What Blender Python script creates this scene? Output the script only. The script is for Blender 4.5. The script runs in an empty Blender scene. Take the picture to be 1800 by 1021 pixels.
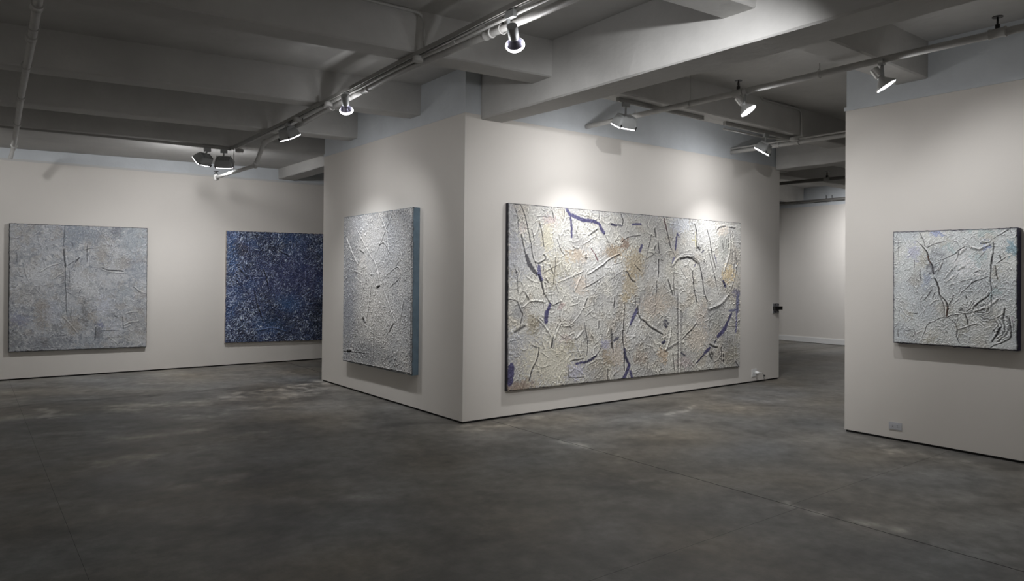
import bpy, bmesh, math, random
import numpy as np
from mathutils import Vector, Matrix

# ------------------------------------------------------------------ scene, camera, world, lights
scn = bpy.context.scene
COL = scn.collection
scn.view_settings.view_transform = 'Standard'
scn.view_settings.look = 'None'
scn.view_settings.exposure = 0.0
scn.view_settings.gamma = 1.0
scn.view_settings.use_curve_mapping = False

def camera():
    yaw, pit, roll = (math.radians(a) for a in (52.5155821, 0.56487709, 0.49446993))
    f = Vector((math.cos(yaw)*math.cos(pit), math.sin(yaw)*math.cos(pit), math.sin(pit)))
    r = f.cross(Vector((0, 0, 1))).normalized(); u = r.cross(f)
    r2 = r*math.cos(roll) + u*math.sin(roll); u2 = -r*math.sin(roll) + u*math.cos(roll)
    cd = bpy.data.cameras.new('camera'); co = bpy.data.objects.new('camera', cd); COL.objects.link(co)
    m = Matrix((( r2.x, u2.x, -f.x, -4.13406), (r2.y, u2.y, -f.y, -6.22011), (r2.z, u2.z, -f.z, 1.55), (0, 0, 0, 1)))
    co.matrix_world = m
    cd.sensor_width = 36.0; cd.lens = 1252.797/1800*36.0; cd.shift_y = -(510.5-472.536)/1800
    cd.clip_start = 0.05; cd.clip_end = 200
    scn.camera = co
camera()

w = bpy.data.worlds.new('world'); scn.world = w; w.use_nodes = True
w.node_tree.nodes['Background'].inputs[0].default_value = (0.80, 0.86, 1.0, 1)
w.node_tree.nodes['Background'].inputs[1].default_value = WORLD = 0.25

LAMP = (0.985, 0.985, 1.0)
def spot(name, loc, target, power, angle, blend=1.0, radius=0.05, color=LAMP, parent=None):
    ld = bpy.data.lights.new(name, 'SPOT'); ld.energy = power; ld.spot_size = math.radians(angle); ld.spot_blend = blend
    ld.shadow_soft_size = radius; ld.color = color
    o = bpy.data.objects.new(name, ld); COL.objects.link(o)
    o.location = loc; o.rotation_euler = (Vector(target)-Vector(loc)).to_track_quat('-Z', 'Y').to_euler()
    return o
def point(name, loc, power, radius=0.02, color=LAMP):
    ld = bpy.data.lights.new(name, 'POINT'); ld.energy = power; ld.shadow_soft_size = radius; ld.color = color
    o = bpy.data.objects.new(name, ld); COL.objects.link(o); o.location = loc
    return o
# lamp heads: kind, mount point on the track or pipe, bulb centre, aim, power, beam angle
LAMPS = [
 ('flood', (-1.49, 4.20, 3.287), (-1.56, 4.22, 3.10), (-2.9, 6.2, 1.0), 12.5, 130),
 ('flood', (-1.27, 4.20, 3.291), (-1.25, 4.24, 3.09), (-0.2, 6.2, 1.0), 11, 130),
 ('flood', (-1.20, 1.885, 3.295), (-1.17, 1.885, 3.13), (0.0, 2.1, 1.0), 4.5, 125),
 ('reflector', (-1.20, 0.303, 3.325), (-1.20, 0.29, 3.16), (0.0, 2.1, 1.0), 46, 90),
 ('reflector', (-1.20, -2.356, 3.36), (-1.18, -2.38, 3.13), (1.3, 0.0, 1.3), 75, 95),
 ('flood', (1.36, -1.00, 3.385), (1.37, -0.955, 3.145), (1.42, 0.0, 1.45), 6.0, 140),
 ('flood', (3.92, -1.00, 3.385), (3.90, -0.955, 3.165), (3.57, 0.0, 1.6), 6.8, 140),
 ('par', (1.77, -2.17, 3.325), (1.785, -2.19, 3.15), (2.65, -4.0, .3), 48, 130),
 ('par', (1.77, -3.45, 3.315), (1.79, -3.475, 3.125), (2.6, -4.7, .8), 52, 150),
]
EXTRA = [   # unseen spots without fixtures; the first is fill added for the middle wall
 ((-1.2, -4.3, 3.2), (3.0, 0.0, 1.3), 330, 70),
 ((1.9, -5.0, 3.2), (2.98, -5.1, 1.4), 16, 90),
 ((10.3, 0.9, 3.3), (12.05, 1.3, 1.7), 330, 130),
 ((10.3, 5.2, 3.3), (12.05, 5.4, 1.7), 60, 100),
 ((-4.28, 4.18, 3.2), (-4.0, 6.2, 1.5), 45, 130),
]
for a, b, p, g in EXTRA:
    spot('unseen_light', a, b, p, g, 1.0, .03)
def fill_light(loc, target, power):
    ld = bpy.data.lights.new('fill_flood', 'AREA'); ld.shape = 'RECTANGLE'; ld.size = .5; ld.size_y = .3; ld.energy = power; ld.color = LAMP
    o = bpy.data.objects.new('fill_flood', ld); COL.objects.link(o)
    o.location = loc; o.rotation_euler = (Vector(target)-Vector(loc)).to_track_quat('-Z', 'Y').to_euler()
# unseen fill added for bounce, washing the walls behind and beside the camera
for x in (-7, -4, -1, 2): fill_light((x, -10.4, 3.1), (x, -12, 1.2), 15)
for y in (-9, -6, -3, 0, 3): fill_light((-7.4, y, 3.1), (-9, y, 1.2), 17)


# ------------------------------------------------------------------ helpers
def tag(o, label=None, cat=None, group=None, kind=None):
    if label: o['label'] = label
    if cat: o['category'] = cat
    if group: o['group'] = group
    if kind: o['kind'] = kind
    return o
def empty(name, loc, label, cat, group=None):
    o = bpy.data.objects.new(name, None); COL.objects.link(o); o.location = loc; o.empty_display_size = 0.1
    return tag(o, label, cat, group)
def obj(name, bm, m, parent=None, smooth=False):
    me = bpy.data.meshes.new(name)
    bmesh.ops.recalc_face_normals(bm, faces=bm.faces[:])
    if smooth:
        for f in bm.faces: f.smooth = True
    bm.to_mesh(me); bm.free(); me.materials.append(m)
    if smooth:
        me.set_sharp_from_angle(angle=math.radians(38))
    o = bpy.data.objects.new(name, me); COL.objects.link(o)
    if parent is not None:
        o.parent = parent; o.location = -parent.location if parent.type == 'EMPTY' else (0, 0, 0)
    return o
def BM(): return bmesh.new()
def hexa(bm, p):       # 8 points: bottom 4, top 4
    v = [bm.verts.new(q) for q in p]
    for f in ((0,3,2,1),(4,5,6,7),(0,1,5,4),(1,2,6,5),(2,3,7,6),(3,0,4,7)):
        bm.faces.new([v[i] for i in f])
def box(bm, a, b):
    x0,y0,z0 = a; x1,y1,z1 = b
    hexa(bm, [(x0,y0,z0),(x1,y0,z0),(x1,y1,z0),(x0,y1,z0),(x0,y0,z1),(x1,y0,z1),(x1,y1,z1),(x0,y1,z1)])
def frame_at(d):
    d = Vector(d).normalized(); a = Vector((0,0,1)) if abs(d.z) < .95 else Vector((1,0,0))
    s = d.cross(a).normalized(); return s, s.cross(d).normalized(), d
def tube(bm, pts, r, n=14, cap=True):
    pts = [Vector(p) for p in pts]; rings = []
    rr = r if isinstance(r, (list, tuple)) else [r]*len(pts)
    s0 = None
    for i, p in enumerate(pts):
        d = (pts[min(i+1, len(pts)-1)] - pts[max(i-1, 0)])
        if d.length < 1e-9: d = Vector((0,0,1))
        if s0 is None: s, u, d2 = frame_at(d)
        else:
            d2 = d.normalized(); s = (s0 - d2*s0.dot(d2)).normalized(); u = s.cross(d2)
        s0 = s
        rings.append([bm.verts.new(p + (s*math.cos(2*math.pi*k/n) + u*math.sin(2*math.pi*k/n))*rr[i]) for k in range(n)])
    for a, b in zip(rings, rings[1:]):
        for k in range(n): bm.faces.new((a[k], a[(k+1)%n], b[(k+1)%n], b[k]))
    if cap:
        bm.faces.new(rings[0][::-1]); bm.faces.new(rings[-1])
def arc(p0, p1, p2, r=0.06, n=6):     # rounded corner at p1
    p0, p1, p2 = Vector(p0), Vector(p1), Vector(p2)
    a = p1 + (p0-p1).normalized()*r; b = p1 + (p2-p1).normalized()*r
    return [((1-t)**2)*a + 2*t*(1-t)*p1 + t*t*b for t in [i/n for i in range(n+1)]]
def lathe(bm, M, prof, n=24, cap=True):   # prof: (radius, z) along local z, M places it
    rings = [[bm.verts.new(M @ Vector((r*math.cos(2*math.pi*k/n), r*math.sin(2*math.pi*k/n), z))) for k in range(n)] for r, z in prof]
    for a, b in zip(rings, rings[1:]):
        for k in range(n): bm.faces.new((a[k], a[(k+1)%n], b[(k+1)%n], b[k]))
    if cap:
        bm.faces.new(rings[0][::-1]); bm.faces.new(rings[-1])
def lin(c): return tuple(((x/255+.055)/1.055)**2.4 if x/255 > .04045 else x/255/12.92 for x in c)

# ------------------------------------------------------------------ materials
def mat(name, color, rough=.6, metal=0, bump=0, bscale=30, var=0, vscale=3, spec=.5, var2=None, detail=6, stretch=(1,1,1)):
    m = bpy.data.materials.new(name); m.use_nodes = True; nt = m.node_tree; b = nt.nodes['Principled BSDF']
    b.inputs['Base Color'].default_value = (*color, 1); b.inputs['Roughness'].default_value = rough
    b.inputs['Metallic'].default_value = metal; b.inputs['Specular IOR Level'].default_value = spec
    if bump or var:
        tc = nt.nodes.new('ShaderNodeTexCoord'); mp = nt.nodes.new('ShaderNodeMapping'); mp.inputs['Scale'].default_value = stretch
        nt.links.new(tc.outputs['Object'], mp.inputs[0])
    if var:
        n = nt.nodes.new('ShaderNodeTexNoise'); n.inputs['Scale'].default_value = vscale; n.inputs['Detail'].default_value = detail
        n.inputs['Roughness'].default_value = .62
        nt.links.new(mp.outputs[0], n.inputs['Vector'])
        cr = nt.nodes.new('ShaderNodeMix'); cr.data_type = 'RGBA'
        mr = nt.nodes.new('ShaderNodeMapRange'); mr.inputs[1].default_value = .3; mr.inputs[2].default_value = .7
        nt.links.new(n.outputs[0], mr.inputs[0]); nt.links.new(mr.outputs[0], cr.inputs[0])
        c2 = var2 or tuple(c*(1+var) for c in color); c1 = tuple(c*(1-var) for c in color)
        cr.inputs[6].default_value = (*c1, 1); cr.inputs[7].default_value = (*c2, 1)
        nt.links.new(cr.outputs[2], b.inputs['Base Color'])
    if bump:
        n = nt.nodes.new('ShaderNodeTexNoise'); n.inputs['Scale'].default_value = bscale; n.inputs['Detail'].default_value = 5
        nt.links.new(mp.outputs[0], n.inputs['Vector'])
        bp = nt.nodes.new('ShaderNodeBump'); bp.inputs['Strength'].default_value = bump; bp.inputs['Distance'].default_value = .01
        nt.links.new(n.outputs[0], bp.inputs['Height']); nt.links.new(bp.outputs[0], b.inputs['Normal'])
    return m
def emis(name, color, s):
    m = bpy.data.materials.new(name); m.use_nodes = True; b = m.node_tree.nodes['Principled BSDF']
    b.inputs['Base Color'].default_value = (*color, 1)
    b.inputs['Emission Color'].default_value = (*color, 1); b.inputs['Emission Strength'].default_value = s
    return m
M_wall = mat('painted_drywall', (.690, .660, .618), .75, bump=.05, bscale=160, var=.015, vscale=1.5, spec=.25)
M_upper = mat('painted_concrete_band', (.60, .63, .655), .8, bump=.25, bscale=22, var=.06, vscale=2.2, spec=.2)
M_conc = mat('painted_ceiling_concrete', (.50, .495, .48), .85, bump=.35, bscale=14, var=.10, vscale=1.6, spec=.2, detail=9)
M_cap = mat('cap_strip_paint', (.58, .58, .57), .7, spec=.3)
M_gap = mat('dark_shadow_gap', (.012, .012, .012), .9)
M_pipe = mat('pipe_paint', (.42, .415, .40), .5, var=.08, vscale=9, spec=.4)
M_track = mat('track_paint', (.30, .295, .28), .45, spec=.4)
M_lampbody = mat('lamp_grey_paint', (.36, .37, .37), .4, spec=.5)
M_lampsilver = mat('lamp_silver', (.62, .62, .61), .3, metal=.6)
M_black = mat('black_metal', (.01, .01, .01), .5)
M_glow = emis('lamp_lens_glow', (1.0, .985, 1.0), 9.0)
M_bulb = emis('bulb_rim_glow', (1.0, .98, 1.0), 7.0)
M_bulbglass = mat('silvered_bulb_glass', (.45, .44, .60), .2, metal=.7)
M_plate = mat('outlet_plastic', (.52, .53, .56), .4)
M_platew = mat('white_plastic', (.74, .74, .73), .4)
M_base = mat('white_baseboard_paint', (.74, .74, .73), .5)
M_steel = mat('brushed_plate', (.45, .45, .47), .35, metal=.6)

# ------------------------------------------------------------------ numpy fields
def nfield(rng, ny, nx, dx, lam, an=1.0, ang=0.0):
    """band limited noise, unit variance; wavelength lam (m), stretched by an along ang"""
    kx = np.fft.fftfreq(nx, dx)[None, :]; ky = np.fft.fftfreq(ny, dx)[:, None]
    c, s = math.cos(ang), math.sin(ang)
    ku = (kx*c + ky*s)*lam*an; kv = (-kx*s + ky*c)*lam
    k2 = ku*ku + kv*kv
    amp = k2*np.exp(-k2*1.2)
    f = np.fft.ifft2(np.fft.fft2(rng.standard_normal((ny, nx)))*amp).real
    return f/(f.std()+1e-12)
def fractal(rng, ny, nx, dx, lam, octs=4, g=.5, an=1.0, ang=0.0):
    t = 0; a = 1.0; n = 0
    for i in range(octs):
        t = t + a*nfield(rng, ny, nx, dx, lam/2**i, an, ang); n += a*a; a *= g
    return t/math.sqrt(n)
def lowp(rng, ny, nx, dx, lam):
    kx = np.fft.fftfreq(nx, dx)[None, :]; ky = np.fft.fftfreq(ny, dx)[:, None]
    f = np.fft.ifft2(np.fft.fft2(rng.standard_normal((ny, nx)))*np.exp(-(kx*kx+ky*ky)*lam*lam*2)).real
    f -= f.mean(); return f/(f.std()+1e-12)
def gblur(a, sig):
    ny, nx = a.shape
    kx = np.fft.fftfreq(nx)[None, :]; ky = np.fft.fftfreq(ny)[:, None]
    return np.fft.ifft2(np.fft.fft2(a)*np.exp(-2*(math.pi*sig)**2*(kx*kx+ky*ky))).real
def sstep(x): x = np.clip(x, 0, 1); return x*x*(3-2*x)
def ridge(n, w=.16): return np.exp(-(n/w)**2)
def smooth_poly(P):
    P = np.array(P, float)
    if len(P) < 3: return P
    out = []
    for i in range(len(P)-1):
        p0 = P[max(i-1, 0)]; p1 = P[i]; p2 = P[i+1]; p3 = P[min(i+2, len(P)-1)]
        for t in (0, .25, .5, .75):
            out.append(.5*((2*p1) + (-p0+p2)*t + (2*p0-5*p1+4*p2-p3)*t*t + (-p0+3*p1-3*p2+p3)*t**3))
    out.append(P[-1]); return np.array(out)
def polydist(X, Z, P):
    best = np.full(X.shape, 1e9); tt = np.zeros(X.shape); side = np.zeros(X.shape)
    seg = np.hypot(*(P[1:]-P[:-1]).T); L = seg.sum(); acc = 0
    for i in range(len(P)-1):
        a, b = P[i], P[i+1]; d = b-a; l2 = max(d@d, 1e-12)
        t = np.clip(((X-a[0])*d[0] + (Z-a[1])*d[1])/l2, 0, 1)
        ex = X-a[0]-t*d[0]; ez = Z-a[1]-t*d[1]; dd = np.hypot(ex, ez)
        m = dd < best
        best = np.where(m, dd, best); tt = np.where(m, (acc+t*seg[i])/L, tt); side = np.where(m, np.sign(ez), side)
        acc += seg[i]
    return best, tt, side

FEAT = {
 'B': [
  ('b',[0.139,0.918],0.019,0.021,'pink',0.5),
  ('b',[0.129,0.829],0.02,0.068,'ochre',0.45),
  ('b',[0.244,0.731],0.04,0.032,'tan',0.5),
  ('b',[0.252,0.569],0.022,0.043,'beige',0.6),
  ('b',[0.044,0.862],0.013,0.02,'pink',0.3),
  ('b',[0.012,0.869],0.016,0.201,'greyblue',0.35),
  ('b',[0.031,0.709],0.035,0.101,'greyblue',0.4),
  ('b',[0.153,0.61],0.014,0.058,'olive',0.4),
  ('b',[0.167,0.674],0.042,0.063,'ochre',0.25),
  ('b',[0.083,0.35],0.018,0.047,'olive',0.5),
  ('b',[0.016,0.227],0.025,0.081,'greyblue',0.55),
  ('b',[0.032,0.414],0.019,0.025,'slate',0.4),
  ('b',[0.042,0.02],0.052,0.026,'brown',0.6),
  ('b',[0.147,0.136],0.087,0.106,'sand',0.5),
  ('b',[0.217,0.23],0.012,0.032,'olive',0.4),
  ('b',[0.238,0.076],0.025,0.038,'lilac',0.55),
  ('b',[0.199,0.269],0.018,0.021,'pink',0.35),
  ('b',[0.181,0.451],0.01,0.016,'red',0.35),
  ('b',[0.379,0.76],0.039,0.034,'brown2',0.65),
  ('b',[0.43,0.815],0.016,0.028,'brown',0.7),
  ('b',[0.475,0.691],0.037,0.069,'khaki',0.65),
  ('b',[0.451,0.57],0.024,0.069,'khaki',0.6),
  ('b',[0.391,0.57],0.024,0.068,'slate',0.3),
  ('b',[0.322,0.542],0.023,0.111,'slate',0.25),
  ('b',[0.31,0.723],0.038,0.11,'white',0.3),
  ('b',[0.379,0.671],0.035,0.028,'white',0.35),
  ('b',[0.558,0.63],0.035,0.071,'white',0.3),
  ('b',[0.431,0.484],0.015,0.026,'khaki',0.7),
  ('b',[0.353,0.217],0.017,0.022,'lilac',0.6),
  ('b',[0.357,0.138],0.012,0.039,'brown2',0.55),
  ('b',[0.501,0.122],0.025,0.035,'brown',0.4),
  ('b',[0.396,0.151],0.024,0.062,'beige',0.5),
  ('b',[0.559,0.441],0.048,0.059,'beige',0.5),
  ('b',[0.595,0.13],0.013,0.036,'tan',0.6),
  ('b',[0.373,0.109],0.012,0.034,'olive',0.4),
  ('b',[0.468,0.299],0.037,0.075,'white',0.35),
  ('b',[0.274,0.268],0.011,0.049,'slate',0.4),
  ('b',[0.327,0.058],0.019,0.067,'olive',0.25),
  ('b',[0.908,0.838],0.031,0.071,'greygreen',0.5),
  ('b',[0.935,0.639],0.026,0.049,'ochre2',0.65),
  ('b',[0.982,0.516],0.027,0.023,'indigo2',0.55),
  ('b',[0.772,0.819],0.011,0.017,'black',0.85),
  ('b',[0.892,0.939],0.025,0.026,'beige',0.5),
  ('b',[0.681,0.961],0.041,0.048,'paleblue',0.4),
  ('b',[0.793,0.948],0.059,0.094,'white',0.35),
  ('b',[0.71,0.634],0.033,0.073,'white',0.25),
  ('b',[0.948,0.105],0.031,0.078,'olive',0.35),
  ('b',[0.773,0.217],0.043,0.062,'beige',0.45),
  ('b',[0.708,0.069],0.033,0.031,'pink',0.35),
  ('b',[0.613,0.11],0.01,0.036,'tan',0.7),
  ('b',[0.844,0.09],0.009,0.024,'black2',0.7),
  ('b',[0.614,0.326],0.01,0.015,'slate2',0.8),
  ('b',[0.865,0.337],0.03,0.077,'greygreen',0.35),
  ('b',[0.845,0.395],0.025,0.038,'slate',0.35),
  ('b',[0.932,0.185],0.021,0.078,'slate',0.25),
  ('b',[0.787,0.372],0.024,0.063,'beige',0.35),
  ('c',[0.036,1.001,0.049,0.959,0.062,0.884,0.073,0.798,0.081,0.722,0.094,0.661],0.014,1),
  ('c',[0.014,1.002,0.025,0.956,0.031,0.901,0.031,0.841],0.01,0.7),
  ('c',[0.042,0.834,0.05,0.771,0.058,0.721],0.018,0.8),
  ('p',[0.06,0.721,0.07,0.675,0.094,0.624],0.06,'dusk'),
  ('p',[0.102,0.663,0.104,0.619,0.111,0.594],0.06,'indigo2'),
  ('c',[0.103,0.619,0.113,0.568,0.121,0.51],0.022,1),
  ('p',[0.196,1.002,0.211,0.964],0.05,'indigo'),
  ('p',[0.211,0.969,0.217,0.916,0.219,0.836],0.035,'indigo'),
  ('p',[0.215,0.964,0.236,0.951,0.267,0.935],0.055,'indigo'),
  ('c',[0.102,0.912,0.112,0.848,0.119,0.776],0.014,0.9),
  ('c',[0.144,0.997,0.153,0.936,0.154,0.918],0.013,0.9),
  ('c',[0.119,0.729,0.126,0.709,0.103,0.682,0.089,0.686],0.018,0.9),
  ('c',[0.16,0.716,0.158,0.647,0.153,0.568],0.014,0.7),
  ('c',[0.139,0.678,0.153,0.621],0.014,0.7),
  ('c',[0.119,0.63,0.167,0.674],0.01,0.8),
  ('r',[0.17,0.584,0.209,0.606,0.262,0.645],0.02,0.008),
  ('r',[0.255,0.623,0.23,0.531],0.025,0.012),
  ('c',[0.166,0.821,0.18,0.759,0.194,0.733],0.012,0.7),
  ('c',[0.016,0.678,0.028,0.618,0.032,0.516],0.012,0.7),
  ('c',[0.076,0.865,0.086,0.81],0.014,0.7),
  ('r',[0.06,0.613,0.08,0.588,0.099,0.583],0.018,0.01),
  ('c',[0.116,0.682,0.121,0.625],0.01,0.7),
  ('c',[0.073,0.939,0.146,0.94],0.008,0.5),
  ('c',[0.126,0.599,0.136,0.576],0.014,0.8),
  ('c',[0.16,0.568,0.174,0.515],0.01,0.7),
  ('r',[0.215,0.97,0.222,0.89],0.01,0.004),
  ('r',[0.048,0.444,0.08,0.482,0.123,0.471],0.025,0.014),
  ('r',[0.086,0.51,0.095,0.479],0.018,0.01),
  ('c',[0.003,0.486,0.028,0.475,0.044,0.419,0.048,0.403,0.038,0.337],0.014,0.9),
  ('c',[0.126,0.504,0.15,0.452,0.181,0.472],0.014,0.9),
  ('p',[0.142,0.457,0.133,0.415],0.045,'indigo'),
  ('p',[0.131,0.415,0.128,0.361],0.07,'indigo'),
  ('r',[0.101,0.38,0.127,0.332,0.154,0.262],0.025,0.012),
  ('r',[0.181,0.355,0.161,0.282,0.152,0.219],0.022,0.012),
  ('c',[0.154,0.267,0.149,0.22],0.03,1),
  ('c',[0.022,0.31,0.054,0.339],0.035,0.7),
  ('c',[0.105,0.219,0.1,0.167,0.08,0.097,0.072,0.046],0.018,1),
  ('p',[0.011,0.132,0.01,0.086,0.007,0.046],0.1,'indigo'),
  ('c',[0.217,0.133,0.267,0.14],0.015,0.8),
  ('p',[0.238,0.117,0.253,0.12,0.269,0.121],0.028,'indigo'),
  ('p',[0.268,0.118,0.297,0.134,0.316,0.154],0.035,'navy'),
  ('c',[0.316,0.154,0.327,0.175,0.338,0.213],0.014,0.9),
  ('r',[0.213,0.187,0.269,0.188],0.015,0.008),
  ('c',[0.213,0.117,0.213,0.044,0.269,0.036],0.012,0.8),
  ('r',[0.192,0.333,0.216,0.342,0.248,0.395,0.263,0.438],0.022,0.012),
  ('r',[0.238,0.265,0.265,0.307],0.03,0.014),
  ('c',[0.258,0.242,0.256,0.204],0.014,0.8),
  ('c',[0.178,0.424,0.179,0.355],0.012,0.6),
  ('r',[0.094,0.132,0.117,0.113,0.144,0.125],0.014,0.008),
  ('c',[0.074,0.237,0.105,0.219],0.01,0.7),
  ('r',[0.178,0.291,0.195,0.269],0.018,0.008),
  ('r',[0.113,0.197,0.14,0.163],0.014,0.008),
  ('p',[0.266,0.937,0.295,0.936,0.317,0.927],0.05,'indigo'),
  ('p',[0.323,0.921,0.332,0.896,0.344,0.869],0.05,'indigo'),
  ('c',[0.344,0.869,0.359,0.821,0.375,0.777],0.009,0.8),
  ('r',[0.283,0.629,0.333,0.68,0.363,0.72,0.406,0.754],0.03,0.014),
  ('c',[0.283,0.626,0.333,0.676,0.364,0.715,0.406,0.75],0.012,1),
  ('c',[0.284,0.85,0.319,0.889],0.02,0.8),
  ('r',[0.266,0.802,0.31,0.855],0.02,0.01),
  ('c',[0.416,0.819,0.442,0.853,0.499,0.869],0.013,0.9),
  ('c',[0.323,1.0,0.325,0.945],0.012,0.8),
  ('c',[0.413,0.991,0.421,0.956,0.419,0.927],0.018,0.9),
  ('p',[0.372,0.925,0.394,0.92],0.035,'navy'),
  ('p',[0.394,0.922,0.419,0.924],0.018,'navy'),
  ('p',[0.459,0.932,0.474,0.937,0.498,0.94],0.032,'indigo2'),
  ('p',[0.503,0.809,0.494,0.773],0.045,'indigo2'),
  ('p',[0.293,0.777,0.308,0.745],0.014,'maroon'),
  ('p',[0.308,0.745,0.32,0.705],0.02,'maroon'),
  ('c',[0.273,0.727,0.276,0.713],0.03,0.7),
  ('c',[0.267,0.544,0.303,0.572,0.345,0.614],0.014,0.8),
  ('c',[0.47,0.691,0.499,0.652],0.016,0.8),
  ('c',[0.438,0.65,0.459,0.599,0.477,0.582],0.02,0.9),
  ('c',[0.559,0.913,0.566,0.866],0.028,0.8),
  ('c',[0.545,0.876,0.532,0.793,0.522,0.728],0.016,0.8),
  ('c',[0.575,0.843,0.581,0.767],0.018,1),
  ('c',[0.579,0.725,0.578,0.619],0.024,1),
  ('c',[0.571,0.589,0.57,0.503],0.016,1),
  ('c',[0.558,0.783,0.565,0.813],0.02,0.9),
  ('c',[0.541,0.735,0.566,0.772],0.012,0.7),
  ('c',[0.327,0.846,0.339,0.68,0.341,0.503],0.006,0.5),
  ('c',[0.379,0.682,0.418,0.701],0.01,0.7),
  ('c',[0.368,0.592,0.426,0.655],0.01,0.6),
  ('c',[0.274,0.623,0.276,0.553],0.012,0.7),
  ('r',[0.445,0.958,0.482,0.965],0.012,0.006),
  ('c',[0.52,0.722,0.549,0.753],0.01,0.7),
  ('c',[0.341,0.502,0.341,0.001],0.007,0.55),
  ('c',[0.389,0.49,0.387,0.434],0.022,0.9),
  ('c',[0.431,0.456,0.427,0.353,0.424,0.245,0.43,0.182],0.018,1),
  ('p',[0.43,0.182,0.436,0.13,0.454,0.079],0.045,'navy'),
  ('p',[0.452,0.079,0.438,0.032,0.425,-0.003],0.06,'indigo'),
  ('p',[0.456,0.044,0.465,-0.005],0.045,'indigo'),
  ('c',[0.43,0.159,0.432,0.05],0.02,1),
  ('p',[0.484,0.42,0.469,0.374,0.456,0.329],0.055,'indigo2'),
  ('c',[0.455,0.329,0.439,0.272],0.014,0.9),
  ('c',[0.478,0.501,0.477,0.431],0.009,0.8),
  ('c',[0.497,0.5,0.493,0.431],0.009,0.8),
  ('c',[0.479,0.483,0.496,0.483],0.007,0.7),
  ('c',[0.479,0.463,0.496,0.463],0.007,0.7),
  ('c',[0.479,0.446,0.496,0.445],0.007,0.7),
  ('c',[0.487,0.431,0.489,0.396],0.03,0.8),
  ('c',[0.488,0.396,0.5,0.355,0.517,0.343,0.543,0.306,0.599,0.255],0.022,1),
  ('c',[0.376,0.294,0.38,0.198],0.045,0.8),
  ('c',[0.38,0.22,0.386,0.163],0.02,0.6),
  ('p',[0.386,0.236,0.404,0.252],0.035,'slate2'),
  ('c',[0.567,0.5,0.566,0.423,0.551,0.388],0.01,0.8),
  ('p',[0.596,0.204,0.606,0.203],0.04,'navy'),
  ('c',[0.586,0.19,0.586,0.143],0.013,0.8),
  ('c',[0.326,0.353,0.325,0.309],0.018,0.7),
  ('c',[0.281,0.486,0.27,0.443],0.02,0.8),
  ('c',[0.305,0.492,0.307,0.425],0.014,0.7),
  ('r',[0.274,0.388,0.296,0.42],0.018,0.01),
  ('r',[0.308,0.216,0.33,0.253],0.018,0.01),
  ('r',[0.286,0.108,0.312,0.127],0.02,0.01),
  ('c',[0.363,0.065,0.362,0.009],0.02,0.7),
  ('r',[0.368,0.334,0.357,0.267],0.02,0.008),
  ('r',[0.484,0.327,0.509,0.366],0.012,0.006),
  ('c',[0.271,0.345,0.282,0.229,0.28,0.158],0.014,0.7),
  ('c',[0.6,0.994,0.614,0.918,0.627,0.847,0.634,0.806],0.02,0.9),
  ('p',[0.603,0.988,0.616,0.912],0.012,'maroon'),
  ('c',[0.634,0.806,0.659,0.741],0.012,0.7),
  ('p',[0.652,0.741,0.641,0.71],0.03,'lilac2'),
  ('c',[0.63,0.776,0.629,0.74],0.014,0.8),
  ('p',[0.665,0.899,0.661,0.856,0.657,0.792],0.03,'indigo'),
  ('p',[0.668,0.893,0.674,0.875],0.018,'indigo'),
  ('c',[0.645,0.993,0.643,0.861],0.012,0.8),
  ('c',[0.748,0.968,0.76,0.926,0.763,0.87,0.758,0.808],0.018,1),
  ('p',[0.755,0.913,0.756,0.808],0.012,'ochre3'),
  ('p',[0.737,0.862,0.76,0.858],0.01,'ochre3'),
  ('p',[0.785,0.782,0.799,0.798],0.02,'slate2'),
  ('r',[0.642,0.692,0.659,0.729,0.682,0.752,0.714,0.762,0.751,0.755,0.771,0.716],0.045,0.016),
  ('c',[0.682,0.755,0.714,0.766,0.751,0.758,0.767,0.722],0.012,0.9),
  ('c',[0.682,0.731,0.719,0.743,0.74,0.735,0.76,0.712],0.022,1),
  ('p',[0.756,0.709,0.752,0.69],0.02,'indigo2'),
  ('c',[0.651,0.668,0.649,0.572,0.654,0.5],0.02,0.6),
  ('c',[0.669,0.681,0.669,0.499],0.01,0.6),
  ('c',[0.742,0.659,0.745,0.585,0.755,0.502],0.022,1),
  ('c',[0.773,0.716,0.788,0.636,0.803,0.504],0.02,1),
  ('c',[0.678,0.682,0.719,0.591],0.008,0.7),
  ('c',[0.864,0.923,0.877,0.953,0.912,0.968],0.02,0.8),
  ('c',[0.933,0.963,0.966,0.96],0.02,1),
  ('c',[0.97,0.809,0.976,0.705,0.971,0.64,0.951,0.555,0.925,0.503],0.014,1),
  ('r',[0.933,0.897,0.934,0.794,0.904,0.664],0.04,0.01),
  ('r',[0.943,0.931,0.957,0.77,0.953,0.639],0.03,0.006),
  ('c',[0.813,0.937,0.828,0.876,0.843,0.763,0.863,0.675],0.02,0.7),
  ('c',[0.818,0.825,0.854,0.637,0.879,0.504],0.014,0.7),
  ('p',[0.902,0.595,0.915,0.555],0.045,'navy'),
  ('p',[0.855,0.77,0.866,0.714],0.014,'indigo2'),
  ('c',[0.622,0.602,0.645,0.503],0.02,0.9),
  ('c',[0.799,0.736,0.799,0.698],0.014,0.7),
  ('c',[0.975,0.81,0.978,0.771],0.01,0.7),
  ('p',[0.934,0.665,0.94,0.626],0.014,'tan'),
  ('c',[0.897,0.869,0.903,0.805],0.02,0.5),
  ('c',[0.918,0.877,0.916,0.819],0.02,0.5),
  ('c',[0.929,0.678,0.935,0.6],0.01,0.5),
  ('r',[0.676,0.505,0.681,-0.002],0.05,0.008),
  ('c',[0.669,0.499,0.673,-0.0],0.008,0.7),
  ('c',[0.687,0.437,0.688,-0.003],0.008,0.7),
  ('c',[0.757,0.498,0.765,0.454],0.02,1),
  ('c',[0.808,0.497,0.819,0.453],0.018,1),
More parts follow.
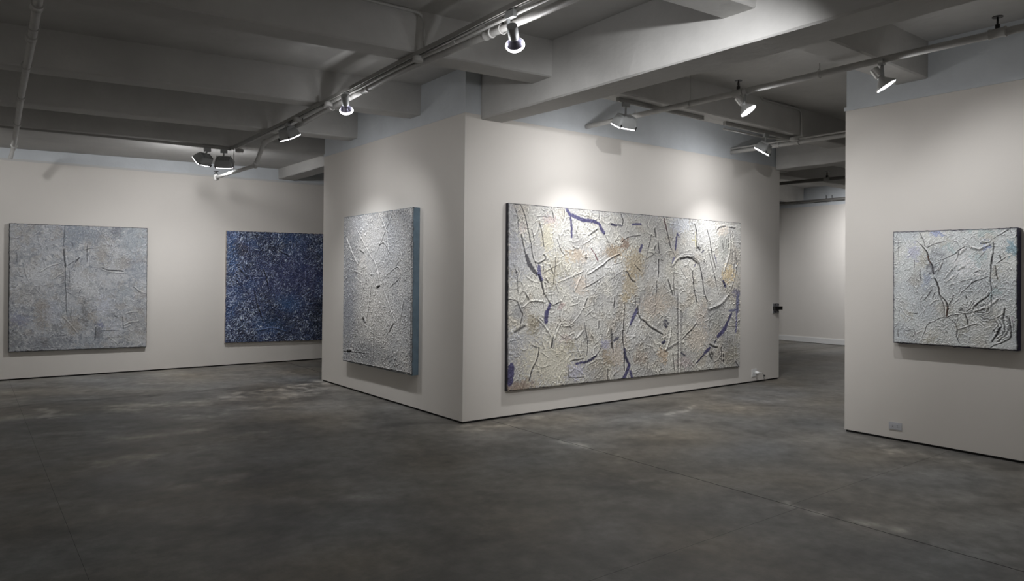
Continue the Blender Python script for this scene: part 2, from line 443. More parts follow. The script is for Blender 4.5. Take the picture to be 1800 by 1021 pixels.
  ('r',[0.93,0.502,0.885,0.442,0.83,0.412],0.06,0.012),
  ('c',[0.905,0.451,0.88,0.429,0.835,0.406],0.012,0.9),
  ('p',[0.983,0.495,0.981,0.384],0.08,'indigo3'),
  ('p',[0.978,0.384,0.974,0.24],0.04,'lilac2'),
  ('p',[0.936,0.392,0.988,0.397],0.04,'indigo3'),
  ('p',[0.949,0.372,0.931,0.321],0.045,'indigo'),
  ('p',[0.926,0.308,0.911,0.27,0.876,0.221],0.075,'indigo'),
  ('p',[0.866,0.203,0.859,0.183],0.03,'slate2'),
  ('p',[0.832,0.146,0.807,0.117],0.055,'indigo'),
  ('p',[0.803,0.108,0.764,0.054],0.028,'navy'),
  ('c',[0.832,0.171,0.851,0.153,0.874,0.145],0.024,1),
  ('c',[0.763,0.311,0.73,0.264,0.693,0.214],0.02,1),
  ('r',[0.671,0.201,0.613,0.152],0.025,0.012),
  ('c',[0.671,0.202,0.613,0.153],0.014,1),
  ('r',[0.637,0.294,0.63,0.222,0.613,0.158],0.035,0.014),
  ('p',[0.604,0.207,0.609,0.212],0.04,'navy'),
  ('p',[0.689,0.129,0.708,0.108],0.028,'slate2'),
  ('c',[0.894,0.143,0.895,0.053],0.02,0.9),
  ('c',[0.907,0.096,0.907,0.077],0.03,0.9),
  ('c',[0.907,0.058,0.907,0.041],0.025,0.9),
  ('r',[0.963,0.208,0.967,0.038],0.018,0.008),
  ('c',[0.926,0.286,0.984,0.279],0.009,0.7),
  ('c',[0.971,0.044,0.991,0.005],0.016,0.8),
  ('c',[0.648,0.136,0.658,0.014],0.018,0.8),
  ('c',[0.7,0.211,0.721,0.215],0.01,0.5),
  ('r',[0.884,0.137,0.887,0.086,0.857,0.051],0.02,0.008),
  ('c',[0.927,0.25,0.933,0.081],0.012,0.6),
  ('c',[0.83,0.402,0.831,0.181],0.008,0.4),
  ('b',[0.417,0.995],0.187,0.011,'greyblue',0.25),
 ],
 'G': [
  ('b',[0.437,0.909],0.068,0.107,'gb1',0.55),
  ('b',[0.181,0.606],0.112,0.084,'gl1',0.5),
  ('b',[0.109,0.941],0.069,0.052,'gt1',0.35),
  ('b',[0.02,0.771],0.036,0.208,'gt1',0.3),
  ('b',[0.534,0.934],0.098,0.06,'gb1',0.5),
  ('b',[0.762,0.963],0.045,0.044,'gd1',0.5),
  ('b',[0.659,0.774],0.045,0.098,'gt1',0.5),
  ('b',[0.894,0.901],0.093,0.139,'gb2',0.4),
  ('b',[0.922,0.651],0.072,0.1,'gb1',0.4),
  ('b',[0.499,0.565],0.078,0.065,'gl1',0.5),
  ('b',[0.655,0.566],0.07,0.055,'gl1',0.35),
  ('b',[0.794,0.705],0.056,0.05,'gt1',0.35),
  ('b',[0.235,0.284],0.051,0.101,'gt2',0.5),
  ('b',[0.069,0.25],0.059,0.047,'gi1',0.35),
  ('b',[0.034,0.105],0.054,0.104,'gd2',0.4),
  ('b',[0.255,0.072],0.19,0.048,'gd1',0.4),
  ('b',[0.32,0.176],0.038,0.032,'gd2',0.45),
  ('b',[0.3,0.31],0.052,0.075,'gl2',0.4),
  ('b',[0.443,0.2],0.063,0.065,'gt2',0.4),
  ('b',[0.136,0.454],0.116,0.068,'gt1',0.25),
  ('b',[0.525,0.296],0.029,0.092,'gd2',0.6),
  ('b',[0.625,0.12],0.03,0.055,'gd1',0.6),
  ('b',[0.662,0.359],0.055,0.071,'gl2',0.5),
  ('b',[0.558,0.464],0.064,0.049,'gl1',0.5),
  ('b',[0.584,0.273],0.029,0.043,'gt2',0.4),
  ('b',[0.748,0.183],0.061,0.055,'gl2',0.3),
  ('b',[0.827,0.452],0.071,0.072,'gb2',0.3),
  ('b',[0.926,0.19],0.062,0.139,'gt1',0.3),
  ('b',[0.551,0.052],0.108,0.033,'gb1',0.4),
  ('b',[0.83,0.125],0.025,0.044,'gb1',0.4),
  ('b',[0.649,0.196],0.02,0.044,'gi1',0.45),
  ('c',[0.379,0.993,0.372,0.886,0.37,0.832],0.02,0.6),
  ('c',[0.372,0.805,0.377,0.747,0.383,0.661],0.032,1),
  ('c',[0.383,0.661,0.386,0.503],0.014,0.9),
  ('c',[0.386,0.523,0.389,0.437,0.391,0.362,0.397,0.271],0.014,0.8),
  ('c',[0.413,0.645,0.415,0.592,0.407,0.506],0.012,0.8),
  ('c',[0.425,0.351,0.426,0.26],0.018,0.6),
  ('c',[0.65,0.662,0.684,0.646,0.724,0.639,0.765,0.641,0.813,0.633],0.024,1.2),
  ('r',[0.65,0.653,0.725,0.63,0.813,0.625],0.025,0.012),
  ('c',[0.823,0.644,0.835,0.653],0.014,0.8),
  ('c',[0.521,0.801,0.56,0.819,0.609,0.822],0.016,1),
  ('c',[0.483,0.741,0.454,0.7],0.022,0.9),
  ('c',[0.485,0.738,0.439,0.705,0.401,0.678],0.02,0.7),
  ('r',[0.576,0.669,0.655,0.664],0.014,0.006),
  ('r',[0.824,0.192,0.865,0.213,0.931,0.223],0.024,0.014),
  ('r',[0.824,0.17,0.875,0.196],0.02,0.01),
  ('r',[0.833,0.286,0.874,0.299,0.925,0.301],0.022,0.01),
  ('c',[0.649,0.147,0.789,0.147],0.014,0.8),
  ('c',[0.811,0.259,0.817,0.159],0.018,0.8),
  ('r',[0.898,0.513,0.939,0.474,0.984,0.457],0.022,0.01),
  ('c',[0.893,0.507,0.934,0.463],0.014,0.7),
  ('r',[0.376,0.266,0.424,0.206,0.478,0.135],0.018,0.009),
  ('r',[0.209,0.627,0.269,0.67,0.344,0.698],0.02,0.01),
  ('r',[0.298,0.57,0.368,0.624],0.018,0.009),
  ('c',[0.093,0.689,0.112,0.59,0.135,0.548],0.014,0.6),
  ('c',[0.035,0.6,0.094,0.582],0.014,0.7),
  ('c',[0.052,0.772,0.054,0.694],0.014,0.7),
  ('c',[0.748,0.265,0.773,0.256],0.016,0.8),
  ('c',[0.689,0.091,0.8,0.088],0.01,0.6),
  ('r',[0.719,0.084,0.795,0.021],0.016,0.008),
  ('c',[0.499,0.491,0.48,0.448],0.014,0.7),
  ('c',[0.609,0.175,0.6,0.072],0.025,0.7),
  ('c',[0.538,0.847,0.541,0.706],0.02,0.6),
  ('c',[0.176,0.08,0.274,0.05],0.014,0.6),
  ('c',[0.33,0.112,0.396,0.121],0.014,0.7),
  ('r',[0.273,0.103,0.306,0.134],0.014,0.01),
  ('c',[0.451,0.485,0.646,0.488],0.006,0.4),
  ('c',[0.593,0.957,0.633,0.849,0.724,0.72],0.008,0.4),
  ('c',[0.153,0.028,0.349,0.021],0.012,0.6),
  ('c',[0.192,0.907,0.195,0.854],0.012,0.5),
  ('c',[0.428,0.866,0.438,0.828],0.016,0.7),
 ],
 'C': [
  ('b',[0.18,0.815],0.039,0.068,'cv',0.5),
  ('b',[0.392,0.983],0.058,0.022,'cb',0.6),
  ('b',[0.965,0.838],0.033,0.057,'ct',0.6),
  ('b',[0.754,0.975],0.078,0.032,'ct2',0.45),
  ('b',[0.838,0.472],0.038,0.032,'ct2',0.45),
  ('b',[0.779,0.842],0.019,0.032,'cb',0.6),
  ('b',[0.328,0.678],0.032,0.05,'cd',0.6),
  ('b',[0.301,0.566],0.032,0.062,'cs',0.6),
  ('b',[0.616,0.704],0.095,0.098,'cw',0.55),
  ('b',[0.268,0.751],0.027,0.068,'co',0.35),
  ('b',[0.466,0.881],0.042,0.028,'co',0.3),
  ('b',[0.274,0.11],0.065,0.051,'cw',0.2),
  ('b',[0.141,0.263],0.034,0.046,'co',0.35),
  ('b',[0.318,0.056],0.054,0.023,'co',0.45),
  ('b',[0.056,0.155],0.046,0.035,'cs2',0.3),
  ('b',[0.756,0.289],0.073,0.059,'cs2',0.5),
  ('b',[0.916,0.18],0.056,0.084,'cs2',0.4),
  ('b',[0.586,0.14],0.046,0.049,'co',0.35),
  ('b',[0.972,0.293],0.019,0.031,'cp',0.4),
  ('b',[0.492,0.837],0.031,0.027,'ct2',0.4),
  ('b',[0.334,0.473],0.048,0.045,'cs2',0.5),
  ('b',[0.033,0.777],0.017,0.289,'cs2',0.35),
  ('b',[0.705,0.768],0.039,0.054,'ct2',0.4),
  ('b',[0.847,0.618],0.029,0.053,'co',0.35),
  ('b',[0.36,0.784],0.043,0.045,'cd',0.3),
  ('b',[0.622,0.327],0.03,0.022,'cd',0.4),
  ('c',[0.202,0.919,0.241,0.881],0.01,0.8),
  ('c',[0.241,0.881,0.263,0.858,0.295,0.818,0.309,0.779,0.317,0.74,0.344,0.689,0.352,0.622],0.018,1.4),
  ('c',[0.36,0.583,0.384,0.55,0.401,0.486],0.022,1.3),
  ('c',[0.398,0.507,0.403,0.452,0.43,0.417,0.461,0.376,0.473,0.327,0.462,0.26],0.018,1.4),
  ('r',[0.406,0.441,0.44,0.386,0.456,0.331,0.456,0.271],0.018,0.014),
  ('c',[0.403,0.452,0.44,0.342,0.448,0.27],0.009,0.9),
  ('p',[0.306,0.773,0.328,0.717],0.012,'cbr'),
  ('p',[0.469,0.343,0.462,0.26],0.01,'cbr'),
  ('c',[0.241,0.983,0.276,0.897,0.284,0.858],0.014,0.8),
  ('c',[0.298,0.846,0.36,0.878,0.45,0.903],0.01,1),
  ('c',[0.424,0.739,0.487,0.771,0.551,0.808],0.012,0.9),
  ('c',[0.528,0.803,0.605,0.853],0.012,0.9),
  ('c',[0.551,0.737,0.508,0.65,0.518,0.716],0.008,0.5),
  ('c',[0.462,0.254,0.414,0.241,0.372,0.217,0.307,0.18,0.285,0.116,0.263,0.081],0.011,1),
  ('c',[0.467,0.252,0.493,0.267,0.553,0.274],0.012,1),
  ('c',[0.53,0.274,0.632,0.29,0.692,0.308],0.012,0.9),
  ('r',[0.682,0.313,0.771,0.348,0.848,0.414],0.022,0.012),
  ('c',[0.682,0.306,0.771,0.342],0.01,0.9),
  ('c',[0.483,0.244,0.545,0.181,0.55,0.105],0.012,0.8),
  ('c',[0.553,0.154,0.54,0.109,0.566,0.034],0.012,1),
  ('r',[0.561,0.155,0.627,0.185,0.697,0.213],0.016,0.01),
  ('c',[0.561,0.149,0.627,0.179,0.697,0.207],0.008,0.9),
  ('c',[0.83,0.888,0.822,0.793],0.014,0.9),
  ('c',[0.82,0.793,0.808,0.735,0.806,0.634],0.02,1.1),
  ('c',[0.806,0.634,0.802,0.571,0.81,0.494],0.014,1),
  ('c',[0.81,0.514,0.81,0.376],0.012,1),
  ('c',[0.837,0.692,0.847,0.629,0.855,0.576],0.016,0.9),
  ('c',[0.832,0.917,0.894,0.96,0.95,0.994],0.012,1.1),
  ('r',[0.655,0.855,0.715,0.832,0.75,0.85,0.791,0.87],0.022,0.014),
  ('c',[0.66,0.847,0.715,0.826,0.75,0.844],0.01,1),
  ('c',[0.73,0.872,0.793,0.886],0.014,0.9),
  ('c',[0.871,0.776,0.878,0.742],0.018,1),
  ('c',[0.847,0.708,0.876,0.729,0.913,0.758],0.012,1),
  ('c',[0.715,0.752,0.764,0.81],0.01,0.9),
  ('c',[0.606,0.49,0.651,0.537,0.696,0.564,0.78,0.597],0.014,1),
  ('c',[0.529,0.727,0.549,0.759,0.559,0.814,0.605,0.851],0.012,0.8),
  ('r',[0.57,0.797,0.61,0.845],0.02,0.012),
  ('r',[0.56,0.666,0.6,0.693],0.018,0.008),
  ('r',[0.58,0.568,0.651,0.583],0.014,0.006),
  ('c',[0.681,0.634,0.721,0.655],0.016,0.9),
  ('c',[0.529,0.378,0.56,0.412],0.012,0.8),
  ('c',[0.555,0.297,0.606,0.348],0.01,0.8),
  ('c',[0.616,0.435,0.621,0.413],0.018,1),
  ('c',[0.677,0.334,0.716,0.389,0.77,0.428,0.795,0.461],0.022,1.1),
  ('c',[0.274,0.393,0.317,0.444,0.342,0.484],0.014,1),
  ('c',[0.342,0.4,0.369,0.462],0.012,1),
  ('c',[0.249,0.409,0.277,0.443],0.01,0.8),
  ('c',[0.477,0.349,0.508,0.405,0.513,0.449],0.012,0.8),
  ('c',[0.186,0.273,0.219,0.275],0.014,1),
  ('r',[0.323,0.355,0.366,0.39,0.393,0.396],0.014,0.008),
  ('c',[0.241,0.667,0.241,0.605,0.252,0.56],0.01,0.9),
  ('c',[0.191,0.741,0.191,0.667],0.012,0.7),
  ('c',[0.382,0.617,0.413,0.683,0.429,0.716],0.012,0.8),
  ('r',[0.445,0.584,0.497,0.661],0.014,0.008),
  ('r',[0.456,0.551,0.518,0.606],0.014,0.008),
  ('r',[0.403,0.661,0.429,0.739],0.014,0.008),
  ('c',[0.906,0.342,0.901,0.29,0.896,0.263],0.022,1.1),
  ('c',[0.878,0.188,0.849,0.134,0.811,0.062],0.022,1.2),
  ('c',[0.804,0.011,0.83,0.037,0.878,0.056,0.94,0.092,0.954,0.151,0.948,0.224,0.939,0.281],0.016,1),
  ('c',[0.958,0.255,0.972,0.204,0.97,0.162],0.01,0.8),
  ('r',[0.849,0.271,0.896,0.305],0.012,0.01),
  ('r',[0.791,0.242,0.887,0.294],0.012,0.008),
  ('c',[0.606,0.288,0.622,0.25,0.627,0.191],0.02,1),
  ('c',[0.805,0.224,0.877,0.262],0.008,0.7),
  ('c',[0.764,0.075,0.777,0.038],0.008,0.8),
  ('c',[0.056,0.3,0.059,0.225],0.012,0.7),
  ('c',[0.047,0.131,0.05,0.056],0.012,0.8),
  ('c',[0.189,0.151,0.2,0.083],0.012,0.8),
  ('c',[0.113,0.118,0.197,0.128],0.01,0.7),
  ('c',[0.247,0.409,0.247,0.324],0.008,0.6),
  ('c',[0.004,1.003,0.007,0.482],0.01,0.8),
  ('c',[0.05,0.926,0.056,0.742],0.012,0.5),
  ('c',[0.004,0.998,0.551,0.997],0.008,0.9),
  ('c',[0.528,0.997,0.997,0.997],0.008,1),
 ],
 'A': [
  ('b',[0.236,0.93],0.154,0.081,'al',0.4),
  ('b',[0.786,0.914],0.18,0.099,'ad',0.4),
  ('b',[0.141,0.839],0.128,0.11,'ad',0.3),
  ('b',[0.421,0.816],0.146,0.079,'aw',0.4),
  ('b',[0.787,0.815],0.13,0.124,'al',0.4),
  ('b',[0.568,0.733],0.193,0.192,'al',0.35),
  ('b',[0.112,0.4],0.129,0.22,'ab',0.4),
  ('b',[0.542,0.348],0.274,0.193,'aw',0.35),
  ('b',[0.428,0.082],0.364,0.065,'ad',0.35),
  ('b',[0.843,0.36],0.152,0.244,'al',0.3),
  ('b',[0.063,0.329],0.082,0.277,'ab',0.35),
  ('r',[0.058,0.856,0.142,0.757,0.239,0.674],0.03,0.014),
  ('r',[0.537,1.005,0.651,0.883,0.707,0.693],0.02,0.01),
  ('r',[0.487,0.696,0.54,0.631,0.575,0.535],0.024,0.012),
  ('r',[0.439,0.527,0.41,0.395,0.366,0.288],0.025,0.012),
  ('r',[0.732,0.979,0.51,0.735],0.02,0.01),
  ('r',[0.205,0.918,0.467,0.697],0.02,0.01),
  ('c',[0.527,0.513,0.57,0.526],0.03,1.2),
  ('c',[0.329,0.306,0.351,0.288],0.04,1.2),
  ('c',[0.082,0.072,0.148,0.077],0.03,1.3),
  ('c',[-0.001,0.068,0.428,0.082],0.012,0.7),
  ('c',[0.269,0.761,0.331,0.739],0.02,0.8),
  ('c',[0.567,0.785,0.624,0.796,0.707,0.73],0.014,0.8),
  ('c',[0.711,0.242,0.764,0.295],0.02,0.8),
  ('c',[0.18,0.116,0.196,0.077],0.02,0.8),
  ('c',[0.894,0.435,0.843,0.286],0.014,0.7),
  ('c',[0.667,0.592,0.814,0.642,0.841,0.58,0.709,0.517],0.012,0.6),
  ('r',[0.143,0.634,0.302,0.606],0.02,0.01),
  ('c',[0.99,1.003,0.982,0.01],0.01,1),
  ('c',[-0.011,0.004,0.982,0.01],0.012,1),
  ('r',[0.485,0.294,0.472,0.046],0.02,0.01),
  ('r',[0.626,0.504,0.791,0.308],0.02,0.01),
 ],
 'L': [
  ('b',[0.059,0.818],0.041,0.186,'lb1',0.6),
  ('b',[0.564,0.356],0.118,0.077,'lb1',0.6),
  ('b',[0.394,0.155],0.115,0.076,'lb1',0.5),
  ('b',[0.114,0.832],0.056,0.075,'lbr',0.5),
  ('b',[0.552,0.178],0.088,0.077,'lk',0.5),
  ('b',[0.879,0.185],0.137,0.208,'lk2',0.5),
  ('b',[0.692,0.575],0.18,0.154,'lp',0.4),
  ('b',[0.392,0.256],0.072,0.076,'lk',0.5),
  ('b',[0.458,0.598],0.293,0.178,'lp',0.25),
  ('b',[0.568,0.944],0.118,0.038,'lb1',0.4),
  ('c',[0.321,0.66,0.35,0.585,0.366,0.509],0.02,1),
  ('c',[0.246,0.459,0.277,0.333,0.329,0.181],0.02,0.9),
  ('c',[0.454,0.833,0.556,0.784],0.018,1),
  ('r',[0.116,0.708,0.145,0.633,0.216,0.571],0.03,0.014),
  ('c',[0.103,0.658,0.202,0.584],0.02,0.8),
  ('r',[0.827,0.55,0.934,0.524,0.981,0.459,0.89,0.394],0.025,0.014),
  ('r',[0.989,0.851,0.883,0.784,0.809,0.692],0.022,0.012),
  ('r',[0.929,0.746,0.999,0.721],0.022,0.012),
  ('r',[0.267,0.107,0.423,0.129,0.554,0.088],0.03,0.014),
  ('r',[0.697,0.33,0.816,0.355],0.02,0.01),
  ('r',[0.666,0.394,0.784,0.472],0.02,0.01),
  ('r',[0.063,0.558,0.084,0.583,0.119,0.533],0.02,0.012),
  ('r',[0.195,0.971,0.191,0.809],0.018,0.01),
  ('r',[0.509,0.968,0.438,0.877],0.02,0.01),
  ('r',[0.833,0.225,0.938,0.263],0.02,0.01),
  ('r',[0.053,0.334,0.069,0.235],0.02,0.01),
 ],
}


PAL = {k: np.array(lin(v)) for k, v in dict(
 pink=(176,150,148), ochre=(190,180,140), ochre2=(196,170,112), ochre3=(190,176,70), tan=(186,160,126), beige=(190,172,152), greyblue=(150,153,164), olive=(142,130,98),
 slate=(122,124,128), sand=(196,188,160), lilac=(148,148,178), lilac2=(108,106,146), red=(150,84,84), maroon=(104,50,60), brown=(134,106,84), brown2=(152,128,94), khaki=(168,150,114),
 white=(212,212,210), paleblue=(190,198,218), greygreen=(148,150,140), indigo=(58,54,106), indigo2=(74,72,120), indigo3=(96,98,132), navy=(40,38,78), dusk=(66,64,72), slate2=(64,64,84), black=(26,26,24), black2=(50,50,46),
 gb1=(122,132,144), gb2=(138,150,158), gl1=(186,188,190), gl2=(170,176,190), gt1=(150,146,140), gt2=(146,136,122), gd1=(92,98,108), gd2=(104,106,106), gi1=(104,110,150),
 cv=(146,146,172), cb=(120,134,178), ct=(86,128,146), ct2=(140,164,166), cd=(78,78,88), cs=(132,142,162), cs2=(138,142,146), cw=(212,216,220), co=(150,144,126), cp=(150,116,140), cbr=(84,56,40),
 al=(176,180,188), ad=(112,118,128), aw=(204,198,188), ab=(120,128,146),
 lb1=(34,78,128), lbr=(50,44,46), lk=(8,10,24), lk2=(16,28,40), lp=(52,58,110)).items()}
DARK = {'B': np.array(lin((50,48,56))), 'G': np.array(lin((60,66,74))), 'C': np.array(lin((34,30,32))), 'A': np.array(lin((38,38,42))), 'L': np.array(lin((4,6,16)))}

def paint_fields(key, W, H, dx, seed):
    rng = np.random.default_rng(seed)
    nx = int(round(W/dx))+1; ny = int(round(H/dx))+1
    x = np.linspace(0, W, nx)[None, :].repeat(ny, 0); z = np.linspace(0, H, ny)[:, None].repeat(nx, 1)
    F = lambda lam, octs=3, g=.55, an=1., ang=0.: fractal(rng, ny, nx, dx, lam, octs, g, an, ang)
    LP = lambda lam: lowp(rng, ny, nx, dx, lam)
    wx = F(.10)*.004 + LP(.06)*.004; wz = F(.10)*.004 + LP(.06)*.004
    h = np.zeros((ny, nx)); col = np.zeros((ny, nx, 3))
    m1, m2, m3 = LP(.22), LP(.25), LP(.18)
    def mixc(c, a):
        nonlocal col
        col = col*(1-a[..., None]) + c*a[..., None]
    if key == 'B':
        col[:] = lin((182,180,173)); mixc(np.array(lin((166,164,160))), sstep(.5+.6*m1)); mixc(np.array(lin((196,192,178))), sstep(.1+.6*m2)*.7)
        mixc(np.array(lin((170,158,138))), sstep(-.2+.7*m3)*.5)
        for lam, an, ang, amp, mk in ((.11, 2.6, .7, .0060, m1), (.13, 2.4, -.9, .0055, m2), (.10, 2.2, 1.5, .005, m3), (.075, 1.8, .1, .0035, -m1), (.05, 1.6, -.5, .003, -m2)):
            h += .5*amp*ridge(F(lam, 3, .5, an, ang), .22)*sstep(.75+.6*mk)
        cz_ = np.zeros((ny, nx))
        for lam, an, ang, mk in ((.20, 3.0, .75, m1), (.24, 2.6, -.8, m2), (.22, 3.2, 1.5, m3), (.16, 2.2, .1, -m1)):
            r_ = ridge(nfield(rng, ny, nx, dx, lam, an, ang)+.25*F(.04, 2), .07)*sstep(.35+.7*mk); cz_ = np.maximum(cz_, r_); h += .007*ridge(nfield(rng, ny, nx, dx, lam*.8, an, ang)+.15*F(.05), .12)*sstep(.2+.8*mk)
        mixc(np.array(lin((96,92,90))), cz_*.5); h -= .003*cz_
        h += .0006*F(.03, 2, .6) + .0003*F(.014, 1)
    elif key == 'G':
        col[:] = lin((158,162,168)); mixc(np.array(lin((176,178,180))), sstep(.2+.6*m1)*.7); mixc(np.array(lin((132,136,142))), sstep(.1+.6*m2)*.6); mixc(np.array(lin((104,110,120))), sstep(-.45+.9*F(.12, 4, .7))*.6); mixc(np.array(lin((190,191,190))), sstep(-.45+.9*F(.12, 4, .7))*.6); mixc(np.array(lin((146,138,128))), sstep(-.3+.9*F(.3, 3, .6))*.4)
        for lam, an, ang, amp, mk in ((.09, 2.5, .5, .0040, m1), (.10, 2.2, -.7, .0040, m2), (.07, 2.0, .05, .003, m3), (.05, 1.6, 1.4, .0022, -m1)):
            h += amp*ridge(F(lam, 3, .5, an, ang), .2)*sstep(.7+.6*mk)
        h += .0006*F(.03, 2, .6) + .0003*F(.014, 1)
    elif key == 'C':
        col[:] = lin((178,182,182)); mixc(np.array(lin((158,164,170))), sstep(.2+.6*m1)*.6); mixc(np.array(lin((190,190,184))), sstep(.1+.6*m2)*.6); mixc(np.array(lin((156,150,138))), sstep(-.5+.7*m3)*.5)
        cen = np.exp(-(((x-.52*W)/.28)**2+((z-.55*H)/.3)**2))
        for lam, an, ang, amp, mk in ((.045, 3.2, .85, .0050, cen*3-.6), (.05, 2.6, .7, .0045, m2), (.05, 2.4, -.6, .0030, m3-cen*2), (.035, 1.8, 1.3, .0025, -m1-cen)):
            h += amp*ridge(F(lam, 3, .5, an, ang), .22)*sstep(.7+.6*mk)
        h += .0006*F(.02, 2, .6) + .0003*F(.009, 1)
        # shell like fans of short ridges, lower right
        def fan(cx, cz, r0, r1, a0, a1, nr, amp):
            nonlocal h, col
            dxx = x+wx*1.2-cx*W; dzz = z+wz*1.2-cz*H; r = np.hypot(dxx, dzz); a = np.degrees(np.arctan2(dzz, dxx))
            mk = sstep((r-r0)/.01)*sstep((r1-r)/.01)*sstep((a-a0)/8)*sstep((a1-a)/8)
            s = np.sin((r-r0)/(r1-r0)*nr*2*math.pi)
            h += amp*mk*s; mixc(DARK['C']*1.6, mk*sstep(-s-.2)*.5); mixc(np.array(lin((205,206,206))), mk*sstep(s-.2)*.5)
        fan(.80, .20, .03, .17, -75, 40, 4.5, .006); fan(.60, .38, .0, .10, -120, 10, 4, .004); fan(.73, .36, .0, .09, -140, 60, 4, .004); fan(.70, .14, .05, .16, 40, 80, 5, .005)
    elif key == 'A':
        col[:] = lin((172,172,172)); mixc(np.array(lin((198,192,184))), sstep(.2+.6*m1)*.7); mixc(np.array(lin((140,143,150))), sstep(.1+.6*m2)*.6); mixc(np.array(lin((206,200,190))), .6*np.exp(-((x-.45*W)/.35)**2-((z-.45*H)/.6)**2))
        mixc(np.array(lin((84,85,88))), sstep(-.45+.9*F(.06, 3, .6, 1.5, 1.2))*.6)
        for lam, an, ang, amp, mk in ((.06, 2.4, 1.1, .0055, m1), (.055, 2.2, 2.0, .0055, m2), (.045, 1.8, .4, .004, m3), (.035, 1.4, 1.6, .0035, -m1)):
            h += .6*amp*ridge(F(lam, 3, .55, an, ang), .24)*sstep(.8+.6*mk)
        h += .0014*F(.025, 3, .65)
    else:
        col[:] = lin((20,30,66)); mixc(np.array(lin((26,58,104))), sstep(.2+.6*m1)*.8); mixc(np.array(lin((14,18,40))), sstep(.1+.7*m2)*.7)
        mixc(np.array(lin((40,46,92))), sstep(.1+.7*m3)*.5)
        for lam, an, ang, amp, mk in ((.06, 1.8, 1.0, .0045, m1), (.055, 1.6, 2.1, .0045, m2), (.045, 1.5, .2, .004, m3)):
            rr = ridge(F(lam, 3, .6, an, ang), .22)*sstep(.8+.6*mk); h += amp*rr
            mixc(np.array(lin((116,142,190))), ridge(F(lam*.8, 3, .6, an, ang), .12)*.75*sstep(.3+.7*F(.03, 2)+.3*mk))
        h += .0030*F(.03, 3, .7)
        mixc(np.array(lin((150,172,212))), sstep(F(.022, 2, .7)*1.2-1.1)*.8)  # pale ridges and flecks are gloss glints painted into the colour
    ns = F(.02, 2, .7); nb = F(.06, 3, .6)
    # scattered short creases: raised folds of paper and cloth with lightened crests and a dark wash painted as shade below
    SC = {'B': (1900, .05, .24, .0070, .0042, .75), 'G': (1800, .04, .16, .006, .0028, .45), 'C': (1500, .02, .085, .0036, .0030, .85), 'A': (3600, .02, .10, .0055, .0042, .85), 'L': (4200, .02, .09, .007, .0045, .0)}[key]
    flow = lowp(rng, ny, nx, dx, .16)*1.3 + {'B': .8, 'G': .5, 'C': .9, 'A': 1.3, 'L': .9}[key]
    dens = sstep(.6+.6*lowp(rng, ny, nx, dx, .14))
    lightc = np.array(lin({'B': (206,203,192), 'G': (186,188,192), 'C': (208,212,214), 'A': (214,212,208), 'L': (188,204,236)}[key]))
    for q in range(SC[0]):
        ci = int(rng.integers(0, nx)); cj = int(rng.integers(0, ny))
        if rng.random() > .25+.75*dens[cj, ci]: continue
        L_ = SC[1]+(SC[2]-SC[1])*rng.random()**2.2; an = flow[cj, ci]+rng.normal()*.35+(math.pi/2 if rng.random() < .22 else 0)
        cx, cz = ci*dx, cj*dx; bend = rng.normal()*.22
        dx_, dz_ = math.cos(an), math.sin(an)
        P = np.array([(cx+dx_*L_*t-dz_*L_*bend*(1-4*t*t), cz+dz_*L_*t+dx_*L_*bend*(1-4*t*t)) for t in (-.5, -.22, .05, .3, .5)])
        wd = SC[3]*(.6+.9*rng.random()); pad = wd*3.2
        i0 = max(int((P[:,0].min()-pad)/dx), 0); i1 = min(int((P[:,0].max()+pad)/dx)+2, nx); j0 = max(int((P[:,1].min()-pad)/dx), 0); j1 = min(int((P[:,1].max()+pad)/dx)+2, ny)
        if i1-i0 < 3 or j1-j0 < 3: continue
        S = (slice(j0, j1), slice(i0, i1))
        d, t, sd = polydist(x[S]+wx[S]*.5, z[S]+wz[S]*.5, P)
        tap = .35+.65*np.sin(np.clip(t, .02, .98)*math.pi); am = .4+.9*rng.random()
        g = np.exp(-(d/(wd*tap))**2)
        h[S] += SC[4]*am*g*(.5+.5*tap)
        if key == 'L':
            a = (.85*am*np.exp(-(d/(wd*.6*tap))**2)*tap)[..., None]*(.35+.65*rng.random()); a = np.clip(a, 0, .9)
            col[S] = col[S]*(1-a)+lightc*(.6+.5*rng.random())*a  # short glints of the gloss painted along the folds
        else:
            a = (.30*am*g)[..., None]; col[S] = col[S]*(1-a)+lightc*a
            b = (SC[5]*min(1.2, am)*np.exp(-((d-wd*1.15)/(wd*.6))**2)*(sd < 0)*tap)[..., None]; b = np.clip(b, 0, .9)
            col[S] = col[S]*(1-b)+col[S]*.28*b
    for f in FEAT[key]:
        if f[0] == 'b':
            _, c, ru, rv, cn, al = f
            cx, cz = c[0]*W, c[1]*H; rx, rz = ru*W*1.15, rv*H*1.15
            d = np.sqrt(((x+wx*3-cx)/rx)**2 + ((z+wz*3-cz)/rz)**2)
            mixc(PAL[cn], min(.95, al*1.15)*sstep((1.22+.25*nb+.12*ns-d)/(.42 if key == 'B' else .7)))
            continue
        P = np.array(f[1]).reshape(-1, 2)*[W, H]; P = smooth_poly(P)
        wd = f[2]*({'C': .6, 'G': .7}.get(key, 1.0) if f[0] == 'c' else 1.0); pad = max(.05, wd*2.5)
        i0 = max(int((P[:,0].min()-pad)/W*(nx-1)), 0); i1 = min(int((P[:,0].max()+pad)/W*(nx-1))+2, nx)
        j0 = max(int((P[:,1].min()-pad)/H*(ny-1)), 0); j1 = min(int((P[:,1].max()+pad)/H*(ny-1))+2, ny)
        if i1 <= i0 or j1 <= j0: continue
        S = (slice(j0, j1), slice(i0, i1))
        wq = .15 if f[0] == 'p' else .3; d, t, sd = polydist(x[S]+wx[S]*wq, z[S]+wz[S]*wq, P)
        tap = .45+.55*np.sin(np.clip(t, .02, .98)*math.pi)**.6
        sub = col[S]
